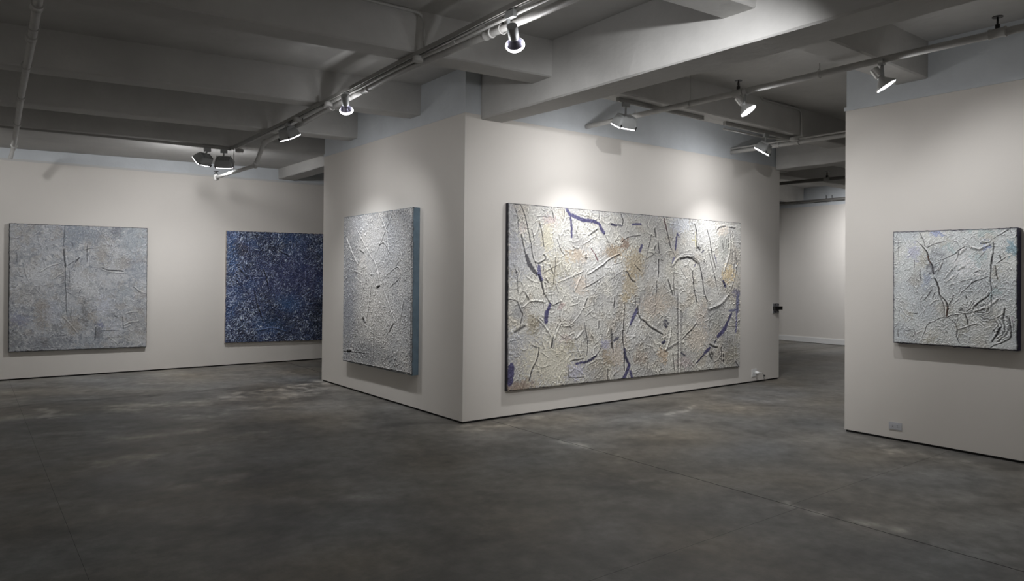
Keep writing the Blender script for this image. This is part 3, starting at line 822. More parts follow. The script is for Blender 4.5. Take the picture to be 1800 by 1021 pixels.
        if f[0] == 'c':
            st = f[3]; ww = wd*.58*tap*(1+.22*ns[S])
            a = np.clip(st*.95*np.exp(-(d/ww)**2), 0, .97)[..., None]
            sub = sub*(1-a) + DARK[key]*a
            em = min(.006, .28*wd); h[S] += -em*np.exp(-(d/(wd*.5))**2) + em*np.exp(-((d-wd*1.0)/(wd*.55))**2)*(.6+.4*sd)
        elif f[0] == 'r':
            hh = min(f[3], .35*wd); ww = wd*.42*tap
            h[S] += hh*np.exp(-(d/ww)**2)
            a = (.45*np.exp(-(d/ww)**2))[..., None]
            sub = sub*(1-a) + (sub*.4+np.array(lin((200,198,190) if key != 'L' else (90,120,170)))*.6)*a
            b = (.55*np.exp(-((d-wd*.62)/(wd*.22))**2)*(sd < 0))[..., None]  # shade painted along the lower side of the ridge
            sub = sub*(1-b) + DARK[key]*b
        else:
            ww = wd*.46*(.62+.38*tap)*(1+.08*ns[S]+.10*nb[S])
            a = (.94*sstep((ww-d)/.007+.5))[..., None]
            sub = sub*(1-a) + PAL[f[3]]*a
        col[S] = sub
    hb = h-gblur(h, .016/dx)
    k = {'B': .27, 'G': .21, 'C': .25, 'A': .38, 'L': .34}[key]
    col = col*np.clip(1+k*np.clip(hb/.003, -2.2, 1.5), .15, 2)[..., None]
    col *= (1+.05*F(.012, 2, .8))[..., None]
    lum = col.mean(2, keepdims=True); ds = {'B': .66, 'G': .75, 'A': .5, 'C': .75, 'L': .8}[key]; col = lum+(col-lum)*ds
    if key == 'B':   # canvas weave hatch in the middle of the collage
        mk = sstep(.5+.7*LP(.2)); h += .0008*mk*np.sin(z*2*math.pi/.02+wx*300)
    return x, z, h, np.clip(col, 0, 1)

def canvas_material(name, rough, spec, coat=0):
    m = bpy.data.materials.new(name); m.use_nodes = True; nt = m.node_tree; b = nt.nodes['Principled BSDF']
    at = nt.nodes.new('ShaderNodeAttribute'); at.attribute_name = 'pigment'
    nt.links.new(at.outputs['Color'], b.inputs['Base Color'])
    b.inputs['Roughness'].default_value = rough; b.inputs['Specular IOR Level'].default_value = spec; b.inputs['Coat Weight'].default_value = coat
    b.inputs['Coat Roughness'].default_value = .2
    tc = nt.nodes.new('ShaderNodeTexCoord'); n = nt.nodes.new('ShaderNodeTexNoise'); n.inputs['Scale'].default_value = 170; n.inputs['Detail'].default_value = 4
    nt.links.new(tc.outputs['Object'], n.inputs['Vector'])
    bp = nt.nodes.new('ShaderNodeBump'); bp.inputs['Strength'].default_value = .25; bp.inputs['Distance'].default_value = .004
    nt.links.new(n.outputs[0], bp.inputs['Height']); nt.links.new(bp.outputs[0], b.inputs['Normal'])
    return m

def grid_object(name, V, ny, nx, C, m, parent):
    me = bpy.data.meshes.new(name); nv = nx*ny
    idx = np.arange(nv).reshape(ny, nx)
    q = np.stack([idx[:-1, :-1], idx[:-1, 1:], idx[1:, 1:], idx[1:, :-1]], -1).reshape(-1, 4)
    me.vertices.add(nv); me.vertices.foreach_set('co', V.astype(np.float32).ravel())
    me.loops.add(q.size); me.loops.foreach_set('vertex_index', q.astype(np.int32).ravel())
    me.polygons.add(len(q)); me.polygons.foreach_set('loop_start', np.arange(0, q.size, 4, dtype=np.int32))
    me.polygons.foreach_set('loop_total', np.full(len(q), 4, dtype=np.int32)); me.polygons.foreach_set('use_smooth', np.ones(len(q), dtype=bool))
    me.update(calc_edges=True)
    ca = me.color_attributes.new('pigment', 'FLOAT_COLOR', 'POINT')
    ca.data.foreach_set('color', np.concatenate([C.reshape(-1, 3), np.ones((nv, 1))], 1).astype(np.float32).ravel())
    me.materials.append(m)
    o = bpy.data.objects.new(name, me); COL.objects.link(o); o.parent = parent
    return o

RELIEF = {'B': .75, 'G': .6, 'A': .8, 'C': .55, 'L': .9}
def painting(key, loc, rot, quad, depth, dx, gain, side, m, label, seed, border=None):
    """quad: TL,TR,BR,BL in local (x,z) metres; wall plane at local y=0, front towards -y"""
    TL, TR, BR, BL = [np.array(p, float) for p in quad]
    W = (np.linalg.norm(TR-TL)+np.linalg.norm(BR-BL))/2; H = (np.linalg.norm(TL-BL)+np.linalg.norm(TR-BR))/2
    x, z, h, col = paint_fields(key, W, H, dx, seed)
    ny, nx = x.shape; u = x/W; v = z/H
    px = (BL[0]*(1-u)+BR[0]*u)*(1-v) + (TL[0]*(1-u)+TR[0]*u)*v
    pz = (BL[1]*(1-u)+BR[1]*u)*(1-v) + (TL[1]*(1-u)+TR[1]*u)*v
    e = np.minimum(np.minimum(u*W, (1-u)*W), np.minimum(v*H, (1-v)*H))
    fall = sstep(e/.012)
    rr = np.random.default_rng(seed+9)
    edge = lowp(rr, ny, nx, dx, .03)*.0015*(1-sstep(e/.05))
    px = px + edge*((u < .5)*-1.+(u >= .5)*1.)*(np.minimum(u, 1-u)*W < .05); pz = pz + edge*(np.minimum(v, 1-v)*H < .05)
    py = -depth + .012*(1-fall) - h*fall*RELIEF[key]
    col = np.clip(col*gain, 0, .95)
    if border is not None:
        a = np.exp(-(e/(.011 if key == 'C' else .008))**2)[..., None]; col = col*(1-a) + np.array(border)*a
    root = empty('painting', loc, label, 'painting'); root.rotation_euler = (0, 0, rot)
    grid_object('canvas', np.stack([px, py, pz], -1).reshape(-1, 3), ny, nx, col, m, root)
    bm = BM(); i = .001
    P = [(BL[0]+i, BL[1]+i), (BR[0]-i, BR[1]+i), (TR[0]-i, TR[1]-i), (TL[0]+i, TL[1]-i)]
    b = [bm.verts.new((p[0], -.003, p[1])) for p in P]; f = [bm.verts.new((p[0], -depth+.008, p[1])) for p in P]
    for k in range(4): bm.faces.new((b[k], b[(k+1)%4], f[(k+1)%4], f[k]))
    bm.faces.new(b[::-1]); bm.faces.new(f)
    s = obj('canvas_side', bm, side); s.parent = root
    return root

# ------------------------------------------------------------------ setting
ZT = 3.26
def wall(name, x0, y0, x1, y1, facing, top=3.9, base=True, upper=True, capz=ZT):
    """solid wall block; facing: list of faces ('-y','-x') that show; the upper concrete sits 6 mm back"""
    bm = BM(); box(bm, (x0, y0, .022 if base else 0), (x1, y1, ZT))
    o = obj(name, bm, M_wall); tag(o, kind='structure')
    if base:
        bm = BM(); box(bm, (x0+.012, y0+.012, 0), (x1-.012, y1-.012, .022)); obj('base_gap', bm, M_gap, o)
    if upper:
        pj = .011 if x0 > 1 else .004
        bm = BM(); box(bm, (x0+.006, y0+.006, ZT), (x1-.006, y1-.006, top)); obj('upper_wall', bm, M_upper, o)
        bm = BM(); box(bm, (x0-pj, y0-pj, ZT), (x1+pj, y1+pj, ZT+.038)); obj('cap_strip', bm, M_upper, o)
    return o
wall('wall_center', 0, 0, 5.835, 3.70, ())
wall('wall_right', 2.98, -12, 4.4, -2.522, ())
# far left wall (its paint line drops a little towards the left)
def sheared(x, z): return z + .0135*(x-.2)
bm = BM(); hexa(bm, [(-9, 6.2, .02), (12.3, 6.2, .02), (12.3, 6.5, .02), (-9, 6.5, .02), (-9, 6.2, sheared(-9, 3.222)), (12.3, 6.2, 3.24), (12.3, 6.5, 3.24), (-9, 6.5, sheared(-9, 3.222))])
wl = tag(obj('wall_left', bm, M_wall), kind='structure')
bm = BM(); box(bm, (-9, 6.212, 0), (12.3, 6.5, .02)); obj('base_gap', bm, M_gap, wl)
bm = BM(); hexa(bm, [(-9, 6.206, sheared(-9, 3.222)), (12.3, 6.206, 3.24), (12.3, 6.5, 3.24), (-9, 6.5, sheared(-9, 3.222)), (-9, 6.206, 3.9), (12.3, 6.206, 3.9), (12.3, 6.5, 3.9), (-9, 6.5, 3.9)]); obj('upper_wall', bm, M_upper, wl)
bm = BM(); hexa(bm, [(-9, 6.192, sheared(-9, 3.222)), (12.3, 6.192, 3.24), (12.3, 6.3, 3.24), (-9, 6.3, sheared(-9, 3.222)), (-9, 6.192, sheared(-9, 3.222)+.03), (12.3, 6.192, 3.27), (12.3, 6.3, 3.27), (-9, 6.3, sheared(-9, 3.222)+.03)]); obj('cap_strip', bm, M_cap, wl)
# back wall of the far room, with a white baseboard
bm = BM(); box(bm, (12.05, -12, 0), (12.35, 6.2, 3.29)); wb = tag(obj('wall_back', bm, M_wall), kind='structure')
bm = BM(); box(bm, (12.056, -12, 3.29), (12.35, 6.2, 3.9)); obj('upper_wall', bm, M_upper, wb)
bm = BM(); box(bm, (12.03, -12, .012), (12.052, 6.2, .125)); box(bm, (12.036, -12, .125), (12.052, 6.2, .138)); tag(obj('baseboard_back', bm, M_base), kind='structure')

# walls behind and to the left of the camera close the gallery
bm = BM(); box(bm, (-9, -12.3, 0), (12.35, -12, 3.9)); tag(obj('wall_front', bm, M_wall), kind='structure')
bm = BM(); box(bm, (-9.3, -12.3, 0), (-9, 6.5, 3.9)); tag(obj('wall_side', bm, M_wall), kind='structure')
# floor: concrete slabs parted by saw cuts
FLOORC = {}
def floor_fields():
    rng = np.random.default_rng(5)
    dx = .035; x0, x1, y0, y1 = -6.0, 6.5, -6.0, 6.3
    nx = int((x1-x0)/dx); ny = int((y1-y0)/dx)
    X = np.linspace(x0, x1, nx)[None, :].repeat(ny, 0); Y = np.linspace(y0, y1, ny)[:, None].repeat(nx, 1)
    a = np.ones((ny, nx)); wrm = np.zeros((ny, nx))
    n1 = fractal(rng, ny, nx, dx, 1.6, 4, .6, 1.5, -.5); n2 = fractal(rng, ny, nx, dx, .6, 4, .65, 1.8, -.6); n3 = fractal(rng, ny, nx, dx, .2, 3, .7)
    a += .09*n1 + .11*n2 + .08*n3
    ww = .05*fractal(rng, ny, nx, dx, .5, 3)
    for pts, wd, st in FLOORF:
        d, t, s = polydist(X+ww, Y+ww, smooth_poly(np.array(pts).reshape(-1, 2)))
        a += (2.1 if st > 0 else 1.3)*st*np.exp(-(d/wd)**2)*np.clip(.6+.6*n2+.45*n3, 0, 2.0)
    a *= 1 + .35*sstep((Y-3.75)/.1)*(X < 0)  # lamp light by the left wall painted in as a lighter floor
    lo = lowp(rng, ny, nx, dx, .8)
    c = np.stack([a*(1.01+.03*lo), a, a*(.985-.045*lo)], -1)
    return x0, x1, y0, y1, np.clip(c, .25, 3)
FLOORF = [   # worn, scuffed and patched streaks on the slab: points, width, change
 ([-.02,3.68,-.7,3.35,-1.3,3.2], .16, .75), ([-.05,3.6,-.5,2.9,-1.0,2.6], .22, .4), ([-1.35,3.0,-2.0,2.9,-2.6,3.05], .22, .45), ([-2.6,2.9,-3.4,3.0,-4.2,2.9], .2, .35),
 ([-2.0,1.9,-2.3,2.1], .12, .3), ([-3.0,1.3,-2.6,1.2,-2.2,1.3], .12, .28), ([-3.3,.4,-2.8,.45], .1, .3), ([-2.9,-.6,-2.4,-.7], .1, .25),([-2.2,-1.6,-1.9,-1.7],.12,.2),
 ([-.2,-.2,.25,-.25,.9,-.2], .10, .30), ([.35,-1.2,.34,-1.9], .05, .55), ([.40,-3.4,.40,-4.1], .06, .6), ([.42,-4.2,.5,-4.75], .05, .35), ([-3.39,3.45,-3.38,2.8], .045, 2.2),
 ([2.6,-3.1,2.6,-3.9], .12, .45), ([2.2,-.9,2.8,-.8], .03, .8), ([-2.6,2.2,-3.4,2.1,-4.2,2.0], .3, -.2), ([-3.0,.9,-1.8,1.0,-.8,1.3], .16, -.28), ([-3.4,-1.0,-2.4,-.9], .3, -.15), ([-1.2,3.72,-2.6,3.75,-3.8,3.85], .05, -.45), ([-.35,2.7,-.6,2.4,-.8,2.3], .1, -.3),
 ([-3.6,1.9,-3.2,1.8,-2.9,1.9], .15, .22), ([-1.9,2.2,-1.3,2.1], .12, .25), ([-2.9,.4,-2.5,.2], .1, .2), ([-3.4,-.9,-3.1,-1.0], .1, .18), ([-2.1,.9,-1.8,.8], .1, .22), ([5.9,1.5,6.4,1.2], .5, -.2), ([7.5,.5,8.5,0], 1.0, -.25), ([3.2,-1.2,3.9,-1.0],.25,.14), ([1.5,-2.2,1.2,-2.8],.3,-.1), ([-.3,-2.4,.1,-2.6],.03,.5),([-1.0,-4.2,-.96,-4.22],.02,1.0)]
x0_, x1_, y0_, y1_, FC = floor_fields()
def fcol(X, Y):
    ny, nx = FC.shape[:2]
    i = np.clip((X-x0_)/(x1_-x0_), 0, 1)*(nx-1.001); j = np.clip((Y-y0_)/(y1_-y0_), 0, 1)*(ny-1.001)
    i0 = i.astype(int); j0 = j.astype(int); fx = (i-i0)[..., None]; fy = (j-j0)[..., None]
    return (FC[j0, i0]*(1-fx)+FC[j0, i0+1]*fx)*(1-fy) + (FC[j0+1, i0]*(1-fx)+FC[j0+1, i0+1]*fx)*fy
def floor_material():
    m = bpy.data.materials.new('worn_concrete'); m.use_nodes = True; nt = m.node_tree; b = nt.nodes['Principled BSDF']
    at = nt.nodes.new('ShaderNodeAttribute'); at.attribute_name = 'pigment'
    tc = nt.nodes.new('ShaderNodeTexCoord'); n = nt.nodes.new('ShaderNodeTexNoise'); n.inputs['Scale'].default_value = 9; n.inputs['Detail'].default_value = 10; n.inputs['Roughness'].default_value = .7
    nt.links.new(tc.outputs['Object'], n.inputs['Vector'])
    mr = nt.nodes.new('ShaderNodeMapRange'); mr.inputs[1].default_value = .25; mr.inputs[2].default_value = .75; mr.inputs[3].default_value = .62; mr.inputs[4].default_value = 1.38
    nt.links.new(n.outputs[0], mr.inputs[0])
    mx = nt.nodes.new('ShaderNodeMix'); mx.data_type = 'RGBA'; mx.blend_type = 'MULTIPLY'; mx.inputs[0].default_value = 1
    nt.links.new(at.outputs['Color'], mx.inputs[6]); nt.links.new(mr.outputs[0], mx.inputs[7]); nt.links.new(mx.outputs[2], b.inputs['Base Color'])
    b.inputs['Specular IOR Level'].default_value = .4
    n2 = nt.nodes.new('ShaderNodeTexNoise'); n2.inputs['Scale'].default_value = 2.5; n2.inputs['Detail'].default_value = 6
    nt.links.new(tc.outputs['Object'], n2.inputs['Vector'])
    mr2 = nt.nodes.new('ShaderNodeMapRange'); mr2.inputs[3].default_value = .34; mr2.inputs[4].default_value = .58
    nt.links.new(n2.outputs[0], mr2.inputs[0]); nt.links.new(mr2.outputs[0], b.inputs['Roughness'])
    bp = nt.nodes.new('ShaderNodeBump'); bp.inputs['Strength'].default_value = .15; bp.inputs['Distance'].default_value = .01
    nt.links.new(n.outputs[0], bp.inputs['Height']); nt.links.new(bp.outputs[0], b.inputs['Normal'])
    return m
M_floor = floor_material()
FLOOR_ALB = np.array((.146, .140, .127))
bm = BM(); box(bm, (-9, -12, -.2), (12.35, 6.5, -.012)); fl = tag(obj('floor', bm, M_gap), kind='structure')
XS = [-9, -3.62, .355, 12.05]; YS = {0: [-12, 2.2, 6.21], 1: [-12, -3.575, 3.78, 6.21], 2: [-12, -3.505, 6.21]}
for i in range(3):
    for ya, yb in zip(YS[i], YS[i][1:]):
        g = .0012; xa = XS[i]+(.004 if i == 2 else .0008); xb = XS[i+1]-(.004 if i == 1 else .0008); a = ya+g; b = yb-g
        nx = int((xb-xa)/.045)+2; ny = int((b-a)/.045)+2
        X, Y = np.meshgrid(np.linspace(xa, xb, nx), np.linspace(a, b, ny))
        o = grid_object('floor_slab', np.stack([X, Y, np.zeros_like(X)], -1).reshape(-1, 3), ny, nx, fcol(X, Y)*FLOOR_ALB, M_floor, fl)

# ceiling slab, joists (run left to right) and girders (run front to back)
def zj(x, y): return 3.42-.012*(y+1.1)+.018*(min(x, .2)-.2) if x < .3 else 3.42-.004*(y+1.1)
def zs(x, y): return zj(x, y)+.345
bm = BM()
xs = [-9, -6, -3, 0, .2, .3001, 3, 6, 12.35]; ys = [-12, -8, -4, 0, 3, 6.2]
G = [[bm.verts.new((x, y, zs(x, y))) for x in xs] for y in ys]
for j in range(len(ys)-1):
    for i in range(len(xs)-1): bm.faces.new((G[j][i], G[j+1][i], G[j+1][i+1], G[j][i+1]))
vt = [bm.verts.new(p) for p in ((-9, -12, 4.1), (12.35, -12, 4.1), (12.35, 6.5, 4.1), (-9, 6.5, 4.1))]; bm.faces.new(vt)
ceil = tag(obj('ceiling', bm, M_conc), kind='structure')
def joist(ya, yb, xa, xb, wdt=.27, seed=0):   # front edge y at xa and xb, slightly uneven arris
    rng = random.Random(seed); bm = BM(); n = max(2, int(abs(xb-xa)/.35)); rings = []
    for k in range(n+1):
        t = k/n; x = xa+(xb-xa)*t; y = ya+(yb-ya)*t; z = zj(x, y); j = lambda: rng.uniform(-.004, .004)
        rings.append([bm.verts.new(p) for p in ((x, y-.006, z+.36), (x, y+j(), z+.012), (x, y+.012, z+j()*.7), (x, y+wdt-.012, z+j()*.7), (x, y+wdt+j(), z+.012), (x, y+wdt+.006, z+.36))])
    for a, b in zip(rings, rings[1:]):
        for q in range(5): bm.faces.new((a[q], a[q+1], b[q+1], b[q]))
    bm.faces.new(rings[0]); bm.faces.new(rings[-1][::-1])
    return obj('joist', bm, M_conc, ceil)
for k, (ya, yb, yl) in enumerate(((-5.25, -5.45, 0), (-3.1, -3.30, 0), (-.92, -1.14, 0))):
    sl = (yb-ya)/3.9
    joist(yb-sl*8.7, yb, -8.9, .26, .28, k); joist(yb, yb+.0*11, .40, 12.0, .29, k+20)
for k, (ya, yb) in enumerate(((1.22, .93), (2.79, 2.60), (4.18, 4.0))):
    sl = (yb-ya)/3.9; xe = .02 if k < 2 else .22
    joist(yb-sl*8.7, yb, -8.9, xe, (.25, .27, .22)[k], k+5)
for k, y in enumerate((1.02, 3.2, 5.3)): joist(y, y, 5.9, 12.0, .29, k+30)
# lowered soffit of the last bay by the left wall
bm = BM(); hexa(bm, [(-8.9, 4.30, 3.20), (.22, 4.16, 3.374), (.22, 6.2, 3.392), (-8.9, 6.2, 3.20), (-8.9, 4.30, 3.8), (.22, 4.16, 3.8), (.22, 6.2, 3.8), (-8.9, 6.2, 3.8)]); obj('lowered_soffit', bm, M_conc, ceil)
def girder(stations, seed):      # y, xl, xr, z
    rng = random.Random(seed); bm = BM(); rings = []
    for y, xl, xr, z in stations:
        j = lambda: rng.uniform(-.006, .006)
        rings.append([bm.verts.new(p) for p in ((xl, y, z+.62), (xl+j(), y, z+.014), (xl+.014, y, z+j()*.6), (xr-.014, y, z+j()*.6), (xr+j(), y, z+.014), (xr, y, z+.62))])
    for a, b in zip(rings, rings[1:]):
        for q in range(5): bm.faces.new((a[q], a[q+1], b[q+1], b[q]))
    bm.faces.new(rings[0]); bm.faces.new(rings[-1][::-1]); return obj('girder', bm, M_conc, ceil)
st = []
for y in [-11.9, -9, -7, -5.5] + [-4.6+.25*i for i in range(19)]:
    t = min(1, max(0, -y/4.)); st.append((y, .2+.05*t, .49+.03*min(1, -y/.7)+.12*t if y < 0 else .49, 3.212))
st[-1] = (-.004, .2, .49, 3.212)
girder(st, 1)
girder([(3.71+.25*i, .2, .50, 3.21) for i in range(10)] + [(6.19, .2, .5, 3.21)], 2)
girder([(-11.9, 5.70, 6.02, 3.212)] + [(-8+.4*i, 5.70, 6.02, 3.212) for i in range(20)] + [(-.02, 5.70, 6.02, 3.212)], 3)
girder([(0.0+.5*i, 5.86, 6.1, 3.212) for i in range(12)] + [(6.19, 5.86, 6.1, 3.212)], 4)

# ------------------------------------------------------------------ paintings
M_cvB = canvas_material('collage_paint', .7, .3); M_cvL = canvas_material('blue_gloss_paint', .28, .6, .4)
s_black = mat('dark_edge_paint', (.012, .012, .018), .7); s_navy = mat('navy_edge_paint', (.012, .009, .04), .6); s_bg = mat('blue_grey_edge_paint', (.13, .19, .24), .7, var=.15, vscale=8)
s_dark = mat('charcoal_edge_paint', (.03, .032, .035), .7); s_cream = mat('raw_canvas_edge', (.52, .47, .43), .8)
RA = -math.pi/2
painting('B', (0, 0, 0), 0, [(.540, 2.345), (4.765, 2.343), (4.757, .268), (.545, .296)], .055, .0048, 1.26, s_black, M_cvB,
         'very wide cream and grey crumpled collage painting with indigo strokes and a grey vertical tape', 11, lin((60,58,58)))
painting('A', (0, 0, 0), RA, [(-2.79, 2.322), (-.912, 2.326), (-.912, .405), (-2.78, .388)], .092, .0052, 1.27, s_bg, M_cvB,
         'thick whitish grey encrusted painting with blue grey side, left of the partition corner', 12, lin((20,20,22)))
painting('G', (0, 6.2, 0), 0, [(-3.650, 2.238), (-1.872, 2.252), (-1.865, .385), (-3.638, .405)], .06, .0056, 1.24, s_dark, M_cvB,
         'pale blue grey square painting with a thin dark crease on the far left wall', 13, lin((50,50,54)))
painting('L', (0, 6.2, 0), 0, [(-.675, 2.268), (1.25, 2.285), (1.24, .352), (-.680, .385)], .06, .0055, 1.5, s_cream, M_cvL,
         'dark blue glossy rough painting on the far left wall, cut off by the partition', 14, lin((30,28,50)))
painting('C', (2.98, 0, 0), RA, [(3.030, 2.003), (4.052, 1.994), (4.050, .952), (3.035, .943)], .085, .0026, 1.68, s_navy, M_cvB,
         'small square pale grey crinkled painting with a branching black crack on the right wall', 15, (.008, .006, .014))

# ------------------------------------------------------------------ tracks
def rail(pts, w_=.034, h_=.036):      # hollow lamp track: two lips and a top, slot open below
    bm = BM()
    for a, b in zip(pts, pts[1:]):
        a, b = Vector(a), Vector(b); d = (b-a).normalized(); s = d.cross(Vector((0, 0, 1))).normalized()*(w_/2)
        u = Vector((0, 0, 1))
        def bar(s0, s1, z0, z1):
            hexa(bm, [a+s*s0+u*z0, b+s*s0+u*z0, b+s*s1+u*z0, a+s*s1+u*z0, a+s*s0+u*z1, b+s*s0+u*z1, b+s*s1+u*z1, a+s*s1+u*z1])
        bar(-1, 1, h_*.6, h_); bar(-1, -.45, 0, h_*.6); bar(.45, 1, 0, h_*.6)
    return bm
def track(pts, label):
    root = empty('lighting_track', pts[0], label, 'track')
    obj('rail', rail(pts), M_track, root)
    for p in (pts[0], pts[-1]):
        i = pts.index(p); q = Vector(pts[1] if i == 0 else pts[-2]); d = (Vector(p)-q).normalized(); p = Vector(p)
        bm = BM(); s = d.cross(Vector((0, 0, 1))).normalized()*.021
        a = p-d*.012; b = p+d*.012
        hexa(bm, [a-s-Vector((0,0,.004)), b-s-Vector((0,0,.004)), b+s-Vector((0,0,.004)), a+s-Vector((0,0,.004)), a-s+Vector((0,0,.038)), b-s+Vector((0,0,.038)), b+s+Vector((0,0,.038)), a+s+Vector((0,0,.038))])
        obj('end_cap', bm, M_track, root)
    return root
track([(-1.2, -5.6, 3.372), (-1.2, -2.3, 3.368), (-1.2, -.75, 3.352), (-1.2, .3, 3.329), (-1.2, 1.9, 3.298), (-1.2, 4.05, 3.285)], 'long grey lamp track running towards the camera under the left joists')
track([(-6.0, 4.25, 3.243), (-3.8, 4.21, 3.262), (-2.6, 4.20, 3.282), (-1.5, 4.19, 3.287), (-1.19, 4.185, 3.291)], 'grey lamp track crossing under the far joist in front of the left wall')
track([(1.25, -1.0, 3.383), (2.63, -1.0, 3.383)], 'short lamp track holding the floodlight above the left of the widest painting')
track([(3.07, -1.0, 3.383), (4.52, -1.0, 3.383)], 'short lamp track holding the floodlight above the right of the widest painting')
def junction(loc, label, r=.055):
    bm = BM(); M = Matrix.Translation(loc); lathe(bm, M, [(r*.9, -.022), (r, -.016), (r, .016), (r*.9, .022)], 20)
    return tag(obj('junction_box', bm, M_pipe, None, True), label, 'junction box')
junction((-1.10, 4.05, 3.275), 'round box at the far end of the long left lamp track')
junction((4.45, -1.07, 3.37), 'round junction box under the joist above the right end of the widest painting')
junction((-1.19, 1.60, 3.285), 'round conduit box beside the third lamp of the long track', .045)
junction((-1.19, -1.08, 3.335), 'round box where the bent conduit meets the long track', .045)
junction((-1.19, .75, 3.30), 'round conduit box between the two middle lamps of the long track', .045)

# ------------------------------------------------------------------ pipes
def coupling(p, d, r, root, L=.05):
    M = Matrix.Translation(p) @ Vector(d).to_track_quat('Z', 'Y').to_matrix().to_4x4()
    bm = BM(); lathe(bm, M, [(r*1.0, -L-.004), (r*1.32, -L), (r*1.32, -L+.012), (r*1.18, -L+.02), (r*1.18, L-.02), (r*1.32, L-.012), (r*1.32, L), (r, L+.004)], 20)
    obj('coupling', bm, M_pipe, root, True)
def rod(p, top, root, r=.004, m=None):
    bm = BM(); tube(bm, [p, (p[0], p[1], top)], r, 8); obj('hanger_rod', bm, m or M_pipe, root)
    bm = BM(); R_ = .036; c = Vector(p)
    tube(bm, [c+Vector((R_*math.cos(a), 0, R_*math.sin(a)-.03)) for a in [i*2*math.pi/16 for i in range(17)]], .004, 6, False); obj('hanger_ring', bm, M_pipe, root)
def sprinkler(p, root, s=1.0):
    s *= 1.3      # upright head: stem, frame arms, deflector
    p = Vector(p); bm = BM()
    tube(bm, [p, p+Vector((0, 0, .03*s))], .014*s, 10)
    for sg in (-1, 1):
        tube(bm, [p+Vector((0, 0, .025*s)), p+Vector((sg*.02*s, sg*.008*s, .045*s)), p+Vector((0, 0, .075*s))], .005*s, 6)
    tube(bm, [p+Vector((0, 0, .03*s)), p+Vector((0, 0, .07*s))], .005*s, 6)
    tube(bm, [p+Vector((0, 0, .073*s)), p+Vector((0, 0, .078*s))], .03*s, 14)
    obj('sprinkler_head', bm, M_black, root)
# long left pipe, elbows down and ends with an upright head before the far wall
root = empty('sprinkler_pipe', (-1.115, -5.8, 3.30), 'thick grey sprinkler pipe beside the long left track, stepping down at its far end', 'pipe')
P = [(-1.115, -5.8, 3.30), (-1.115, -2.65, 3.304), (-1.115, -1.9, 3.317), (-1.115, -.7, 3.338), (-1.115, .2, 3.318), (-1.115, 1.31, 3.278), (-1.115, 2.86, 3.233)]
e1 = (-1.115, 2.97, 3.230); e2 = (-1.14, 3.22, 2.965); e3 = (-1.15, 5.02, 2.995); e4 = (-1.15, 5.06, 3.06)
bm = BM(); tube(bm, P + arc(P[-1], e1, e2, .05) + arc(e1, e2, e3, .05)[0:1], .0275, 16); obj('pipe', bm, M_pipe, root, True)
bm = BM(); tube(bm, arc(e1, e2, e3, .05) + [e3], .024, 16); obj('lower_pipe', bm, M_pipe, root, True)
for p, d in (((-1.115, 2.94, 3.232), (0, 1, -.3)), ((-1.14, 3.215, 2.975), (0, 1, -.6)), ((-1.15, 5.02, 2.996), (0, .6, .6))):
    M = Matrix.Translation(p) @ Vector(d).to_track_quat('Z', 'Y').to_matrix().to_4x4(); bm = BM(); lathe(bm, M, [(.026, -.04), (.036, -.034), (.038, 0), (.036, .034), (.026, .04)], 16); obj('elbow', bm, M_pipe, root, True)
sprinkler((-1.15, 5.03, 3.0), root, .9)
for y, z in ((-1.98, 3.316), (.02, 3.322), (.86, 3.295), (-4.2, 3.303)): coupling((-1.115, y, z), (0, 1, 0), .0275, root, .04)
for y, z in ((-2.15, 3.31), (.10, 3.32), (1.65, 3.27)): rod((-1.115, y, z+.03), z+.085, root, .006, M_black)
rod((-1.15, 4.14, 3.03), 3.36, root, .005)
# conduit between track and pipe
root = empty('conduit', (-1.172, -5.7, 3.34), 'thin conduit squeezed between the long left track and its pipe', 'conduit')
bm = BM(); tube(bm, [(-1.172, -5.7, 3.34), (-1.172, -2.4, 3.34), (-1.172, -.7, 3.345), (-1.172, .15, 3.325), (-1.172, 1.54, 3.305), (-1.172, 3.98, 3.285)], .0125, 12); obj('tube', bm, M_pipe, root, True)
for y in (-3.4, -1.6, .9, 2.6): coupling((-1.172, y, 3.342 if y < 0 else 3.31-.006*y), (0, 1, 0), .0125, root, .02)
root = empty('conduit', (-1.185, -1.165, 3.37), 'bent conduit climbing the joist face above the long left track', 'conduit')
pts = [(-3.0, -1.14, 3.62), (-1.731, -1.165, 3.676), (-1.185, -1.165, 3.686), (-1.185, -1.165, 3.37)]
bm = BM(); tube(bm, pts[:2] + arc(pts[1], pts[2], pts[3], .09) + [pts[3]], .0125, 12); obj('tube', bm, M_pipe, root, True)
# far left pipe
root = empty('sprinkler_pipe', (-3.77, -2.0, 3.25), 'dark stained sprinkler pipe at the upper left corner with collars along it', 'pipe')
A_ = Vector((-3.825, -1.9, 3.2)); P = [Vector(p) for p in ((-3.845, -2.6, 3.20), (-3.805, -1.04, 3.2), (-3.777, 0, 3.2), (-3.741, 1.8, 3.2), (-3.65, 5.2, 3.195))]
E1 = P[-1]; E2 = Vector((-3.68, 5.32, 3.05))
bm = BM(); tube(bm, P[:-1] + arc(P[-2], E1, E2, .05), .0275, 16); obj('pipe', bm, M_pipe, root, True)
bm = BM(); tube(bm, [E1+(E2-E1)*.2, E2], [.022, .026], 14); obj('end_elbow', bm, M_pipe, root, True)
for t in (.04, .30, .52, .74):
    q = P[1]+(P[3]-P[1])*t if t < .5 else P[3]+(P[4]-P[3])*((t-.5)*2); coupling(q, (0, 1, 0), .0275, root, .05)
coupling(P[4]-Vector((0, .1, 0)), (0, 1, 0), .0275, root, .03)
for t in (.2, .6): q = P[1]+(P[3]-P[1])*t; rod((q.x, q.y, q.z+.03), q.z+.09, root, .007, M_black)
rod((P[4].x, P[4].y-.1, P[4].z+.03), 3.26, root, .007, M_black)
